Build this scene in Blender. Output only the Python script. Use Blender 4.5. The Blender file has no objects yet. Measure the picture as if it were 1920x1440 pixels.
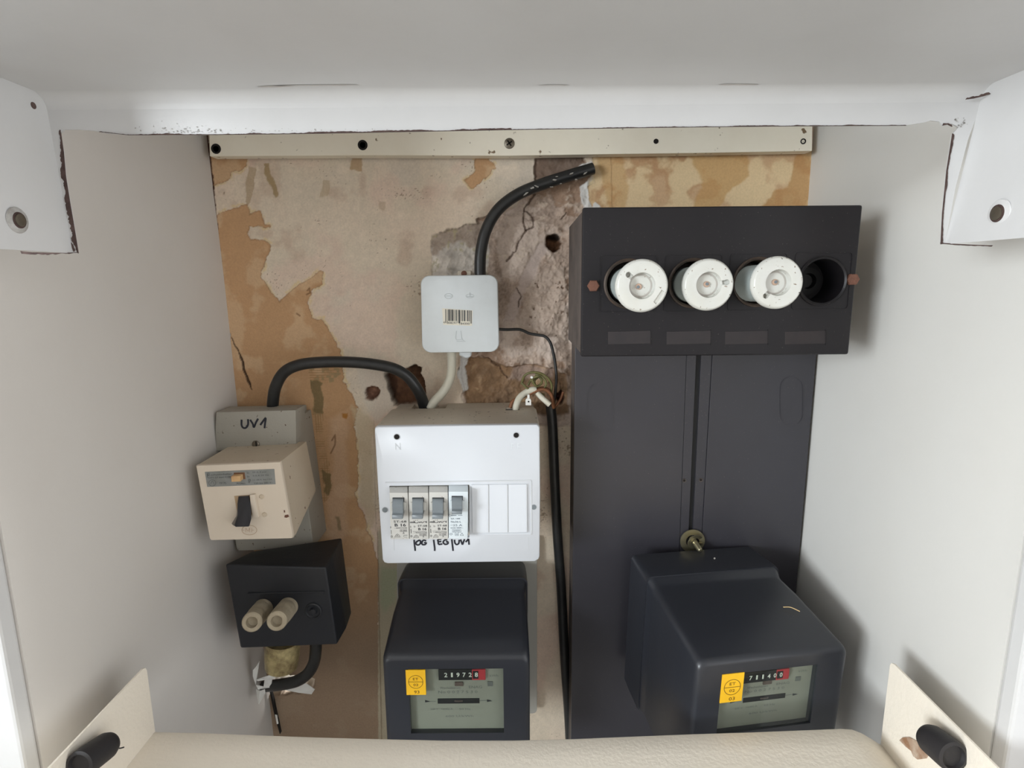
import bpy, bmesh, math, random
import numpy as np
from mathutils import Vector, Matrix, Euler
random.seed(7)
C = bpy.context.scene
COL = C.collection
R_ = math.radians

# ------------------------------------------------------------------ camera
FPX = 1080.0
_p, _a = R_(10.2), R_(0.5)
CF = Vector((0, math.cos(_p), -math.sin(_p)))
_U0 = Vector((0, math.sin(_p), math.cos(_p))); _R0 = Vector((1, 0, 0))
CR = _R0 * math.cos(_a) - _U0 * math.sin(_a)
CU = _R0 * math.sin(_a) + _U0 * math.cos(_a)
cd = bpy.data.cameras.new('camera'); cam = bpy.data.objects.new('camera', cd); COL.objects.link(cam)
cd.sensor_width = 36; cd.lens = FPX / 1920 * 36; cd.clip_start = 0.01; cd.clip_end = 50
m = Matrix((CR, CU, -CF)).transposed().to_4x4()
cam.matrix_world = m
C.camera = cam

# ------------------------------------------------------------------ world and light
w = bpy.data.worlds.new('room_light'); C.world = w; w.use_nodes = True
bg = w.node_tree.nodes['Background']
bg.inputs[0].default_value = (0.95, 0.975, 1.0, 1); bg.inputs[1].default_value = 1.9


def area(name, loc, target, size, sizey, power, col=(1, 1, 1)):
    l = bpy.data.lights.new(name, 'AREA'); l.shape = 'RECTANGLE'; l.size = size; l.size_y = sizey
    l.energy = power; l.color = col
    o = bpy.data.objects.new(name, l); COL.objects.link(o); o.location = loc
    o.rotation_euler = (Vector(target) - Vector(loc)).to_track_quat('-Z', 'Y').to_euler()
    return o


area('window_daylight', (-2.80, -2.20, 0.15), (0.1, 0.45, -0.15), 1.1, 1.0, 88, (0.88, 0.95, 1.0))
C.view_settings.view_transform = 'Standard'; C.view_settings.look = 'None'
C.view_settings.exposure = 0.42; C.view_settings.gamma = 1.0; C.view_settings.use_curve_mapping = False


# ------------------------------------------------------------------ helpers
def W(px, py, Y):
    d = CR * ((px - 960) / FPX) - CU * ((py - 720) / FPX) + CF
    return d * (Y / d.y)


def lin(c):
    return tuple(((v / 255) / 12.92 if v / 255 <= 0.04045 else ((v / 255 + 0.055) / 1.055) ** 2.4) for v in c)


MATS = {}


def mat(name, col, rough=0.5, metal=0.0, bump=0.0, bscale=150, var=0.0, vscale=20, vcol=None, spots=0.0, spotcol=(60, 45, 35), sscale=120, spec=0.5, kind='noise'):
    if name in MATS: return MATS[name]
    mt = bpy.data.materials.new(name); mt.use_nodes = True; MATS[name] = mt
    nt = mt.node_tree; N = nt.nodes; L = nt.links; b = N['Principled BSDF']
    b.inputs['Roughness'].default_value = rough; b.inputs['Metallic'].default_value = metal
    b.inputs['Specular IOR Level'].default_value = spec
    c = lin(col) + (1,)
    b.inputs['Base Color'].default_value = c
    tc = N.new('ShaderNodeTexCoord'); src = None
    if var > 0:
        n = N.new('ShaderNodeTexNoise'); n.inputs['Scale'].default_value = vscale; n.inputs['Detail'].default_value = 6
        n.inputs['Roughness'].default_value = 0.65
        L.new(tc.outputs['Object'], n.inputs['Vector'])
        r = N.new('ShaderNodeMapRange'); r.inputs[1].default_value = 0.38; r.inputs[2].default_value = 0.72
        r.inputs[3].default_value = 0; r.inputs[4].default_value = var
        L.new(n.outputs['Fac'], r.inputs[0])
        mx = N.new('ShaderNodeMix'); mx.data_type = 'RGBA'
        mx.inputs[6].default_value = c
        mx.inputs[7].default_value = lin(vcol if vcol else tuple(v * 0.7 for v in col)) + (1,)
        L.new(r.outputs[0], mx.inputs[0]); src = mx.outputs[2]
    if spots > 0:
        v = N.new('ShaderNodeTexNoise'); v.inputs['Scale'].default_value = sscale; v.inputs['Detail'].default_value = 2
        L.new(tc.outputs['Object'], v.inputs['Vector'])
        r = N.new('ShaderNodeMapRange'); r.inputs[1].default_value = 0.70 - spots * 0.1; r.inputs[2].default_value = 0.74 - spots * 0.1
        L.new(v.outputs['Fac'], r.inputs[0])
        mx = N.new('ShaderNodeMix'); mx.data_type = 'RGBA'
        if src: L.new(src, mx.inputs[6])
        else: mx.inputs[6].default_value = c
        mx.inputs[7].default_value = lin(spotcol) + (1,)
        L.new(r.outputs[0], mx.inputs[0]); src = mx.outputs[2]
    if src: L.new(src, b.inputs['Base Color'])
    if bump > 0:
        n = N.new('ShaderNodeTexNoise'); n.inputs['Scale'].default_value = bscale; n.inputs['Detail'].default_value = 4
        L.new(tc.outputs['Object'], n.inputs['Vector'])
        bp = N.new('ShaderNodeBump'); bp.inputs['Strength'].default_value = bump; bp.inputs['Distance'].default_value = 0.001
        L.new(n.outputs['Fac'], bp.inputs['Height']); L.new(bp.outputs[0], b.inputs['Normal'])
    return mt


OFF = {}


def tag(o, label=None, cat=None, group=None, kind=None):
    if label: o['label'] = label
    if cat: o['category'] = cat
    if group: o['group'] = group
    if kind: o['kind'] = kind
    return o


def thing(name, label, cat, loc, group=None, rot=None):
    o = bpy.data.objects.new(name, None); COL.objects.link(o); o.location = loc; o.empty_display_size = 0.02
    if rot is not None: o.rotation_euler = rot
    OFF[o.name] = Vector(loc)
    return tag(o, label, cat, group)


def obj(name, bm, mt, parent=None, smooth=False, local=False, label=None, angle=35):
    """link a bmesh as ONE object; verts are world coordinates unless local"""
    bmesh.ops.recalc_face_normals(bm, faces=bm.faces)
    me = bpy.data.meshes.new(name)
    if parent is not None:
        off = OFF[parent.name]; loc = Vector((0, 0, 0))
    else:
        co = [v.co for v in bm.verts]
        off = Vector((sum(c.x for c in co) / len(co), sum(c.y for c in co) / len(co), min(c.z for c in co))); loc = off
    if not local:
        for v in bm.verts: v.co -= off
    elif parent is None: loc = Vector((0, 0, 0))
    if smooth:
        ca = math.cos(R_(angle))
        for f in bm.faces: f.smooth = True
        for e in bm.edges:
            if len(e.link_faces) == 2 and e.link_faces[0].normal.dot(e.link_faces[1].normal) < ca: e.smooth = False
    bm.to_mesh(me); bm.free(); me.materials.append(mt)
    o = bpy.data.objects.new(name, me); COL.objects.link(o); o.location = loc
    if parent is not None:
        o.parent = parent; OFF[o.name] = off
    else: OFF[o.name] = off
    if label: o['label'] = label
    return o


def bev(bm, r, seg=2):
    if r > 0:
        bmesh.ops.bevel(bm, geom=list(bm.edges), offset=r, segments=seg, profile=0.6, affect='EDGES', clamp_overlap=True)
    return bm


def box(bm, a, b, r=0, seg=2):
    """axis aligned box between corners"""
    t = bmesh.new()
    bmesh.ops.create_cube(t, size=1)
    c = (Vector(a) + Vector(b)) / 2; s = Vector([abs(x - y) for x, y in zip(a, b)])
    for v in t.verts: v.co = Vector((v.co.x * s.x, v.co.y * s.y, v.co.z * s.z)) + c
    bev(t, r, seg)
    return merge(bm, t)


def merge(bm, t):
    me = bpy.data.meshes.new('tmp'); t.to_mesh(me); t.free(); bm.from_mesh(me); bpy.data.meshes.remove(me)
    return bm


def poly_prism(bm, pts, back, r=0, seg=2):
    """pts: world front loop; back: world loop"""
    t = bmesh.new()
    f = [t.verts.new(p) for p in pts]; b = [t.verts.new(p) for p in back]
    t.faces.new(f); t.faces.new(list(reversed(b)))
    n = len(f)
    for i in range(n): t.faces.new((f[i], f[(i + 1) % n], b[(i + 1) % n], b[i]))
    bmesh.ops.recalc_face_normals(t, faces=t.faces)
    bev(t, r, seg)
    return merge(bm, t)


def pp(px, Yf, Yb, r=0, seg=2, bm=None):
    """prism: outline traced at depth Yf, extruded straight back to Yb"""
    bm = bm or bmesh.new()
    f = [W(x, y, Yf) for x, y in px]
    return poly_prism(bm, f, [Vector((q.x, Yb, q.z)) for q in f], r, seg)


def rrect(x0, y0, x1, y1, r, n=5):
    out = []
    for cx, cy, a0 in ((x1 - r, y0 + r, -90), (x1 - r, y1 - r, 0), (x0 + r, y1 - r, 90), (x0 + r, y0 + r, 180)):
        for i in range(n + 1):
            a = R_(a0 + 90 * i / n); out.append((cx + r * math.cos(a), cy + r * math.sin(a)))
    return out


def loft(bm, loops, close=True, cap=True):
    vs = [[bm.verts.new(p) for p in l] for l in loops]
    n = len(vs[0])
    for a, b in zip(vs, vs[1:]):
        for i in range(n if close else n - 1):
            j = (i + 1) % n
            bm.faces.new((a[i], a[j], b[j], b[i]))
    if cap:
        if len(vs[0]) > 2: bm.faces.new(vs[0]); bm.faces.new(list(reversed(vs[-1])))
    return bm


def lathe(bm, prof, M_, n=40, cap=True):
    """prof: (r, h) list, axis local Z, placed with M_"""
    loops = [[M_ @ Vector((r * math.cos(2 * math.pi * i / n), r * math.sin(2 * math.pi * i / n), h)) for i in range(n)] for r, h in prof]
    return loft(bm, loops, True, cap)


def axis_m(loc, d):
    """matrix: local +Z -> direction d"""
    return Matrix.Translation(loc) @ Vector(d).to_track_quat('Z', 'Y').to_matrix().to_4x4()


FRONT = Vector((0, -1, 0))


def crom(P, n=8):
    P = [Vector(p) for p in P]; Q = [P[0] * 2 - P[1]] + P + [P[-1] * 2 - P[-2]]; out = []
    for i in range(1, len(Q) - 2):
        for k in range(n):
            t = k / n
            out.append(0.5 * ((2 * Q[i]) + (Q[i + 1] - Q[i - 1]) * t + (2 * Q[i - 1] - 5 * Q[i] + 4 * Q[i + 1] - Q[i + 2]) * t * t + (3 * Q[i] - Q[i - 1] - 3 * Q[i + 1] + Q[i + 2]) * t ** 3))
    out.append(P[-1]); return out


def tube(bm, pts, r, n=12, smooth_n=8, rf=None):
    P = crom(pts, smooth_n) if smooth_n else [Vector(p) for p in pts]
    loops = []; up = None
    for i, p in enumerate(P):
        t = (P[min(i + 1, len(P) - 1)] - P[max(i - 1, 0)]).normalized()
        if up is None:
            up = t.orthogonal().normalized()
        up = (up - t * up.dot(t)).normalized(); s = t.cross(up)
        rr = r if rf is None else r * rf(i / (len(P) - 1))
        loops.append([p + (up * math.cos(2 * math.pi * k / n) + s * math.sin(2 * math.pi * k / n)) * rr for k in range(n)])
    return loft(bm, loops)


def cut(o, cutters):
    """subtract closed bmeshes (same coordinate frame as o's mesh) from o, in place"""
    bm = bmesh.new()
    for c in cutters: merge(bm, c)
    bmesh.ops.recalc_face_normals(bm, faces=bm.faces)
    me = bpy.data.meshes.new('cutter'); bm.to_mesh(me); bm.free()
    co = bpy.data.objects.new('cutter', me); COL.objects.link(co)
    t = bpy.data.objects.new('target', o.data.copy()); COL.objects.link(t)
    md = t.modifiers.new('b', 'BOOLEAN'); md.operation = 'DIFFERENCE'; md.object = co; md.solver = 'EXACT'
    dg = bpy.context.evaluated_depsgraph_get()
    nm = bpy.data.meshes.new_from_object(t.evaluated_get(dg)); old = o.data
    mt = [x for x in old.materials]
    o.data = nm; nm.materials.clear()
    for x in mt: nm.materials.append(x)
    bpy.data.objects.remove(t); bpy.data.objects.remove(co); bpy.data.meshes.remove(me)
    for p in nm.polygons: p.material_index = 0
    nm.name = o.name
    return o


def shift(bm, v):
    for q in bm.verts: q.co += v
    return bm


def glyphs(s, shear=0.0, bold=0.0):
    cu = bpy.data.curves.new('t', 'FONT'); cu.body = s; cu.size = 1; cu.shear = shear; cu.offset = bold
    cu.resolution_u = 2; cu.align_x = 'CENTER'; cu.align_y = 'CENTER'
    o = bpy.data.objects.new('t', cu); COL.objects.link(o)
    dg = bpy.context.evaluated_depsgraph_get()
    me = bpy.data.meshes.new_from_object(o.evaluated_get(dg))
    co = np.empty(len(me.vertices) * 3); me.vertices.foreach_get('co', co); co = co.reshape(-1, 3)
    fs = [tuple(p.vertices) for p in me.polygons]
    bpy.data.objects.remove(o); bpy.data.meshes.remove(me)
    return co, fs


def text(bm, s, org, ux, uz, w_, h_, **k):
    """flat lettering centred at org; ux, uz unit directions; w_, h_ size"""
    co, fs = glyphs(s, **k)
    if len(co) == 0: return
    lo, hi = co.min(0), co.max(0); c = (lo + hi) / 2; e = np.maximum(hi - lo, 1e-6)
    if w_ is None: w_ = h_ * e[0] / e[1]
    vs = [bm.verts.new(org + ux * float((p[0] - c[0]) / e[0] * w_) + uz * float((p[1] - c[1]) / e[1] * h_)) for p in co]
    for f in fs:
        try: bm.faces.new([vs[i] for i in f])
        except ValueError: pass


def tpx(bm, s, cx, cy, w_, h_, Y, tilt=0.0, **k):
    """lettering on a plane of depth Y at the traced place; sizes in traced px"""
    o = W(cx, cy, Y); sc = (W(cx + 10, cy, Y) - W(cx - 10, cy, Y)).length / 20
    a = R_(tilt) ; ux = Vector((math.cos(a), 0, math.sin(a))); uz = Vector((-math.sin(a), 0, math.cos(a)))
    text(bm, s, o, ux, uz, None if w_ is None else w_ * sc, h_ * sc, **k)


def stroke3(bm, P, wd, nrm=FRONT, th=0.00015):
    """pen stroke: ribbon with round-ish ends along world points"""
    P = crom(P, 5)
    L_, R2 = [], []
    for i, p in enumerate(P):
        t = (P[min(i + 1, len(P) - 1)] - P[max(i - 1, 0)])
        if t.length < 1e-9: t = Vector((1, 0, 0))
        s = t.normalized().cross(nrm)
        L_.append(bm.verts.new(p + s * wd / 2)); R2.append(bm.verts.new(p - s * wd / 2))
    for i in range(len(P) - 1): bm.faces.new((L_[i], L_[i + 1], R2[i + 1], R2[i]))


def spx(bm, pts, wpx, Y):
    sc = (W(pts[0][0] + 10, pts[0][1], Y) - W(pts[0][0] - 10, pts[0][1], Y)).length / 20
    stroke3(bm, [W(x, y, Y) for x, y in pts], wpx * sc)


def flat(bm, px, Y):
    bm.faces.new([bm.verts.new(W(x, y, Y)) for x, y in px]); return bm


def slab(px, Y, th, r=0, bm=None): return pp(px, Y, Y + th, r, 1, bm)


def disc_px(bm, cx, cy, r, Y, th=0.0006, n=24, dome=0.0):
    c = W(cx, cy, Y + th); sc = Y / FPX * 1.0; rr = r * sc * 1.02
    prof = [(rr, 0), (rr, th * 0.8), (rr * 0.85, th)]
    if dome: prof += [(rr * 0.5, th + dome)]
    return lathe(bm, prof, axis_m(c, FRONT), n)


# ------------------------------------------------------------------ materials
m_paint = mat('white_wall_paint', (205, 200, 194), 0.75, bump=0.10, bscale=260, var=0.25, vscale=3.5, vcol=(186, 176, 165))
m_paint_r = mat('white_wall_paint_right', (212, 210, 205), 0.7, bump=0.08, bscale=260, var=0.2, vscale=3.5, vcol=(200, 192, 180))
m_hood = mat('white_enamel', (210, 209, 208), 0.42, bump=0.05, bscale=300, var=0.22, vscale=9, vcol=(180, 178, 174))
m_trim = mat('cream_painted_batten', (238, 231, 214), 0.55, bump=0.12, bscale=200, var=0.35, vscale=14, vcol=(220, 208, 186), spots=0.3, spotcol=(120, 100, 75))
m_chip = mat('chipped_rusty_edge', (62, 44, 40), 0.85, bump=0.5, bscale=500, var=0.7, vscale=120, vcol=(110, 90, 84))
m_smudge = mat('grey_smudge', (150, 146, 140), 0.8, var=0.8, vscale=150, vcol=(200, 198, 195))
m_steel = mat('dull_screw_steel', (120, 112, 100), 0.4, metal=0.8, bump=0.2, bscale=600)
m_hole = mat('deep_dark_hole', (22, 17, 14), 0.95)
m_bake = mat('black_bakelite', (28, 26, 29), 0.42, bump=0.06, bscale=90, var=0.5, vscale=7, vcol=(40, 36, 36), spots=0.06, spotcol=(80, 74, 72), sscale=700, spec=0.3)
m_bake_t = mat('bakelite_panel', (52, 51, 57), 0.3, bump=0.05, bscale=60, var=0.5, vscale=5, vcol=(42, 39, 41), spots=0.05, spotcol=(95, 88, 84), sscale=700, spec=0.6)
m_bake_dusty = mat('dusty_bakelite_side', (92, 82, 76), 0.8, bump=0.15, bscale=120, var=0.8, vscale=30, vcol=(48, 42, 42))
m_meter = mat('black_meter_cover', (42, 44, 50), 0.32, bump=0.06, bscale=160, var=0.4, vscale=12, vcol=(46, 46, 50), spots=0.0, spotcol=(130, 125, 118), sscale=600, spec=0.5)
m_blk = mat('matt_black', (20, 20, 22), 0.55)
m_cable = mat('black_cable_sheath', (30, 31, 32), 0.38, bump=0.15, bscale=150, var=0.5, vscale=60, vcol=(55, 54, 52))
m_cer = mat('glazed_white_ceramic', (208, 208, 202), 0.14, bump=0.04, bscale=60, var=0.25, vscale=40, vcol=(200, 192, 172), spots=0.1, spotcol=(120, 100, 80), sscale=500)
m_cerb = mat('ceramic_barrel', (188, 198, 196), 0.35, var=0.4, vscale=60, vcol=(160, 160, 150))
m_sight = mat('fuse_sight_recess', (178, 174, 168), 0.35, var=0.4, vscale=150, vcol=(150, 138, 124))
m_rust = mat('brown_rust', (112, 74, 58), 0.75, bump=0.4, bscale=500, var=0.6, vscale=100, vcol=(70, 45, 38))
m_ringb = mat('worn_brown_ring', (74, 60, 50), 0.45, var=0.9, vscale=50, vcol=(28, 25, 25))
m_white_pl = mat('white_plastic', (208, 211, 216), 0.35, var=0.1, vscale=12, vcol=(200, 202, 206))
m_white_sh = mat('white_plastic_aged', (196, 186, 170), 0.55, bump=0.06, bscale=200, var=0.4, vscale=18, vcol=(170, 158, 142), spots=0.22, spotcol=(50, 40, 32), sscale=260)
m_jbox = mat('junction_box_grey', (214, 219, 221), 0.45, var=0.35, vscale=25, vcol=(190, 194, 192))
m_label = mat('paper_label', (226, 220, 205), 0.7)
m_ink = mat('black_print', (42, 42, 48), 0.6)
m_inkf = mat('faint_print', (178, 184, 188), 0.6)
m_inkg = mat('grey_print', (105, 106, 104), 0.6)
m_pen = mat('felt_pen_ink', (26, 28, 40), 0.5)
m_brk = mat('breaker_casing_aged', (196, 195, 190), 0.45, var=0.35, vscale=50, vcol=(184, 177, 166), spots=0.1, spotcol=(130, 100, 75), sscale=500)
m_brkb = mat('breaker_casing_clean', (206, 214, 218), 0.4, var=0.2, vscale=40, vcol=(190, 196, 196))
m_lever = mat('grey_lever', (112, 119, 123), 0.38)
m_uv = mat('grey_moulded_housing', (158, 154, 144), 0.6, bump=0.18, bscale=420, var=0.3, vscale=14, vcol=(140, 132, 118), spots=0.12, spotcol=(80, 60, 40), sscale=240)
m_cream = mat('cream_breaker_housing', (214, 201, 184), 0.5, bump=0.05, bscale=300, var=0.25, vscale=16, vcol=(200, 184, 164), spots=0.0, spotcol=(110, 60, 35), sscale=200)
m_creams = mat('cream_breaker_side', (196, 182, 162), 0.6, bump=0.15, bscale=400, var=0.3, vscale=22, vcol=(176, 156, 128), spots=0.03, spotcol=(90, 60, 40), sscale=200)
m_plate = mat('grey_rating_plate', (140, 142, 140), 0.5, var=0.8, vscale=30, vcol=(112, 112, 104))
m_button = mat('yellowed_test_button', (204, 168, 120), 0.45, var=0.5, vscale=200, vcol=(180, 130, 95))
m_cork = mat('beige_ceramic_plug', (166, 154, 132), 0.75, bump=0.35, bscale=350, var=0.5, vscale=90, vcol=(126, 112, 92))
m_boxbk = mat('black_bakelite_box', (22, 24, 30), 0.5, bump=0.2, bscale=140, var=0.5, vscale=18, vcol=(34, 34, 36))
m_brass = mat('tarnished_brass', (206, 190, 140), 0.36, metal=0.55, bump=0.35, bscale=220, var=1.0, vscale=60, vcol=(104, 82, 56))
m_foil = mat('torn_white_foil', (236, 236, 232), 0.4, metal=0.1, bump=0.4, bscale=150, var=0.2, vscale=70, vcol=(190, 180, 165))
m_mplate = mat('meter_dial_plate', (142, 142, 132), 0.5, var=0.3, vscale=40, vcol=(126, 124, 114))
m_yel = mat('yellow_sticker', (244, 190, 30), 0.5, var=0.4, vscale=40, vcol=(226, 168, 36))
m_red = mat('red_register_end', (176, 52, 60), 0.5)
m_digit = mat('white_register_digit', (215, 218, 210), 0.5)
m_brownp = mat('brown_name_badge', (92, 78, 72), 0.5)
m_disc = mat('rotor_disc', (110, 100, 96), 0.35, metal=0.5, var=0.6, vscale=120, vcol=(70, 52, 50))
m_tray = mat('cream_textured_enamel', (240, 231, 216), 0.5, bump=0.35, bscale=330, var=0.12, vscale=8, vcol=(228, 218, 204))
m_rubber = mat('black_rubber', (36, 34, 36), 0.6, bump=0.3, bscale=200, var=0.4, vscale=50, vcol=(52, 48, 48))
m_glue = mat('brown_glue_stain', (150, 112, 84), 0.6, var=0.9, vscale=90, vcol=(205, 190, 172))
m_board = mat('light_grey_meter_board', (168, 166, 158), 0.55, var=0.25, vscale=12, vcol=(150, 144, 134))
m_wwire = mat('white_cable_sheath', (206, 202, 186), 0.5, var=0.4, vscale=60, vcol=(180, 168, 142))
m_bwire = mat('brown_wire', (128, 82, 52), 0.5, var=0.4, vscale=90, vcol=(96, 60, 38))
m_gwire = mat('green_yellow_wire', (110, 106, 62), 0.55, var=0.8, vscale=150, vcol=(74, 72, 40))
m_zinc = mat('yellow_zinc_plated', (172, 164, 134), 0.28, metal=0.85, bump=0.1, bscale=200)
m_terminal = mat('white_terminal_tag', (226, 224, 218), 0.45)
m_soot = mat('white_paint_splash', (172, 168, 160), 0.6, var=0.8, vscale=300, vcol=(90, 86, 82))

m_glass = bpy.data.materials.new('meter_window_glass'); m_glass.use_nodes = True
nt = m_glass.node_tree; nt.nodes.clear()
_o = nt.nodes.new('ShaderNodeOutputMaterial'); _mx = nt.nodes.new('ShaderNodeMixShader'); _t = nt.nodes.new('ShaderNodeBsdfTransparent')
_g = nt.nodes.new('ShaderNodeBsdfGlossy'); _f = nt.nodes.new('ShaderNodeFresnel'); _g.inputs['Roughness'].default_value = 0.06
_t.inputs[0].default_value = (0.93, 0.95, 0.93, 1); _f.inputs[0].default_value = 1.5
_geo = nt.nodes.new('ShaderNodeNewGeometry'); _sub = nt.nodes.new('ShaderNodeMath'); _sub.operation = 'SUBTRACT'; _sub.inputs[0].default_value = 1
_mul = nt.nodes.new('ShaderNodeMath'); _mul.operation = 'MULTIPLY'
nt.links.new(_geo.outputs['Backfacing'], _sub.inputs[1]); nt.links.new(_f.outputs[0], _mul.inputs[0]); nt.links.new(_sub.outputs[0], _mul.inputs[1])
nt.links.new(_mul.outputs[0], _mx.inputs[0]); nt.links.new(_t.outputs[0], _mx.inputs[1]); nt.links.new(_g.outputs[0], _mx.inputs[2]); nt.links.new(_mx.outputs[0], _o.inputs[0])

# ------------------------------------------------------------------ the recess: back wall
YB = 0.64


def struct(name, bm, mt, smooth=False):
    return tag(obj(name, bm, mt, None, smooth), kind='structure')


_rng = np.random.default_rng(11)
_tabs = [_rng.random((257, 257)) for _ in range(10)]


def vnoise(x, y, k):
    t = _tabs[k % 10]
    xi = np.floor(x).astype(int); yi = np.floor(y).astype(int); fx = x - xi; fy = y - yi
    fx = fx * fx * (3 - 2 * fx); fy = fy * fy * (3 - 2 * fy); xi %= 256; yi %= 256
    return (t[yi, xi] * (1 - fx) + t[yi, xi + 1] * fx) * (1 - fy) + (t[yi + 1, xi] * (1 - fx) + t[yi + 1, xi + 1] * fx) * fy


def fbm(x, y, s, o=5, k=0, g=0.5):
    a = 1; tot = 0; n = 0
    for i in range(o):
        tot = tot + a * vnoise(x / s * 2 ** i + 17 * i, y / s * 2 ** i + 31 * i, k + i); n += a; a *= g
    return tot / n - 0.5


def sdf(X, Y, poly):
    """signed distance, positive inside"""
    d = np.full(X.shape, 1e18); ins = np.zeros(X.shape, bool); n = len(poly)
    for i in range(n):
        ax, ay = poly[i]; bx, by = poly[(i + 1) % n]
        ex, ey = bx - ax, by - ay; wx, wy = X - ax, Y - ay
        t = np.clip((wx * ex + wy * ey) / (ex * ex + ey * ey + 1e-12), 0, 1)
        d = np.minimum(d, (wx - ex * t) ** 2 + (wy - ey * t) ** 2)
        c = (ay > Y) != (by > Y)
        ins ^= c & (X < (bx - ax) * (Y - ay) / ((by - ay) if by != ay else 1e-9) + ax)
    d = np.sqrt(d); return np.where(ins, d, -d)


def lsd(X, Y, pts):
    d = np.full(X.shape, 1e18)
    for (ax, ay), (bx, by) in zip(pts, pts[1:]):
        ex, ey = bx - ax, by - ay; wx, wy = X - ax, Y - ay
        t = np.clip((wx * ex + wy * ey) / (ex * ex + ey * ey + 1e-12), 0, 1)
        d = np.minimum(d, (wx - ex * t) ** 2 + (wy - ey * t) ** 2)
    return np.sqrt(d)


def sm(x, a, b):
    t = np.clip((x - a) / (b - a), 0, 1); return t * t * (3 - 2 * t)


def build_back_wall():
    x0, x1, z0, z1 = -0.335, 0.335, -0.60, 0.165
    st = 0.00092
    nx = int((x1 - x0) / st); nz = int((z1 - z0) / st)
    gx, gz = np.meshgrid(np.linspace(x0, x1, nx), np.linspace(z0, z1, nz))
    # traced coordinates of each wall point (used only to place stains, patches and painted shade on the wall)
    dep = YB * CF.y + gz * CF.z
    dx = gx * CR.x + YB * CR.y + gz * CR.z; du = gx * CU.x + YB * CU.y + gz * CU.z
    PX = 960 + FPX * dx / dep; PY = 720 - FPX * du / dep
    jx = fbm(PX, PY, 26, 5, 1, 0.6) * 16; jy = fbm(PX, PY, 26, 5, 4, 0.6) * 16
    QX = PX + jx; QY = PY + jy
    L = lambda c: np.array(lin(c))
    col = np.empty(PX.shape + (3,)); h = np.zeros(PX.shape)     # h: metres towards the room

    def mixc(mask, c):
        nonlocal col
        c = L(c) if isinstance(c, tuple) else c
        col = col * (1 - mask[..., None]) + c * mask[..., None]

    n1 = fbm(PX, PY, 140, 5, 2); n2 = fbm(PX, PY, 40, 5, 5); n3 = fbm(PX, PY, 7, 3, 7); n4 = fbm(PX, PY, 3, 2, 3)
    # papered plaster
    col[:] = L((212, 198, 178))
    mixc(sm(n1, -0.05, 0.25), (220, 202, 182)); mixc(sm(-n1 + 0.1 * (400 - PY) / 200, 0.0, 0.22) * .6, (204, 192, 178))
    mixc(sm(n2, 0.08, 0.26) * 0.6, (222, 206, 186)); mixc(sm(-n2, 0.08, 0.28) * 0.6, (190, 166, 146)); mixc(sm(fbm(PX, PY, 90, 4, 9), 0.06, 0.2) * 0.45, (214, 186, 170))
    col *= (1 + n3 * 0.12 + n4 * 0.10)[..., None]
    mixc(sm(n4 + fbm(PX, PY, 60, 2, 8) * 0.7, 0.42, 0.52) * 0.7, (120, 96, 74))
    # bare tan layer
    tan = np.full(PX.shape, -1e9)
    big = [(380, 410), (406, 401), (422, 391), (444, 390), (459, 384), (466, 401), (488, 396), (491, 418), (508, 420), (505, 425), (469, 423), (462, 440), (472, 451), (491, 445), (505, 457), (499, 482), (494, 518), (510, 545), (527, 566), (558, 534), (591, 509), (606, 507), (602, 534), (585, 545), (580, 573), (588, 598), (608, 598), (627, 640), (636, 657), (640, 706), (657, 740), (669, 765), (660, 803), (671, 831), (674, 900), (668, 930), (690, 987), (700, 1020), (709, 1060), (716, 1420), (380, 1420)]
    for p in (big, [(380, 285), (463, 285), (460, 307), (447, 319), (431, 320), (430, 332), (422, 343), (402, 352), (380, 355)],
              [(892, 292), (916, 290), (930, 318), (902, 339), (881, 352), (870, 339), (888, 318)],
              [(1112, 280), (1535, 280), (1535, 395), (1105, 395), (1100, 360), (1116, 340), (1114, 310)]):
        tan = np.maximum(tan, sdf(QX, QY, p))
    tan = tan + fbm(PX, PY, 14, 4, 8, 0.6) * 9
    tan_r = sdf(QX, QY, [(1112, 280), (1535, 280), (1535, 395), (1105, 395), (1100, 360), (1116, 340), (1114, 310)])
    tcol = L((188, 150, 112)) * (1 + n1 * 0.25)[..., None] * (1 + n3 * 0.08)[..., None]
    tcol = tcol * (1 - (sm(n2 + n1 * 0.5, 0.02, 0.16) * 0.55)[..., None]) + L((206, 176, 142)) * (sm(n2 + n1 * 0.5, 0.02, 0.16) * 0.55)[..., None]
    tm = sm(tan, -0.8, 0.8)
    mixc(tm, tcol)
    rim = np.exp(-((tan + 2.5) / 2.2) ** 2) * (sm(fbm(PX, PY, 18, 3, 6), -0.12, 0.1))
    mixc(rim * 0.75, (214, 190, 140))
    mixc(np.exp(-((tan - 0.6) / 0.9) ** 2) * 0.45, (112, 78, 48))
    h -= tm * 0.0005
    # lighter ochre panel, top right, with stains
    mr = sm(tan_r, -1, 1)
    mixc(mr * sm(-n2 + 0.03, -0.05, 0.10) * 0.75, (226, 204, 164))
    mixc(mr * sm(sdf(QX, QY, [(1290, 290), (1400, 292), (1405, 330), (1375, 350), (1350, 390), (1300, 392), (1320, 340)]), -3, 3) * 0.7, (190, 148, 92))
    mixc(mr * sm(sdf(QX, QY, [(1490, 290), (1520, 290), (1516, 392), (1430, 392), (1450, 360), (1480, 350)]), -3, 3) * 0.7, (178, 132, 78))
    mixc(mr * sm(sdf(QX, QY, [(1118, 290), (1170, 290), (1180, 350), (1170, 392), (1140, 392), (1130, 330)]), -3, 3) * 0.55, (188, 146, 92))
    mixc(sm(1.3 - np.abs(PX - 1146 - (PY - 300) * 0.02), 0, 1) * mr * 0.5, (120, 88, 52))
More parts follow.
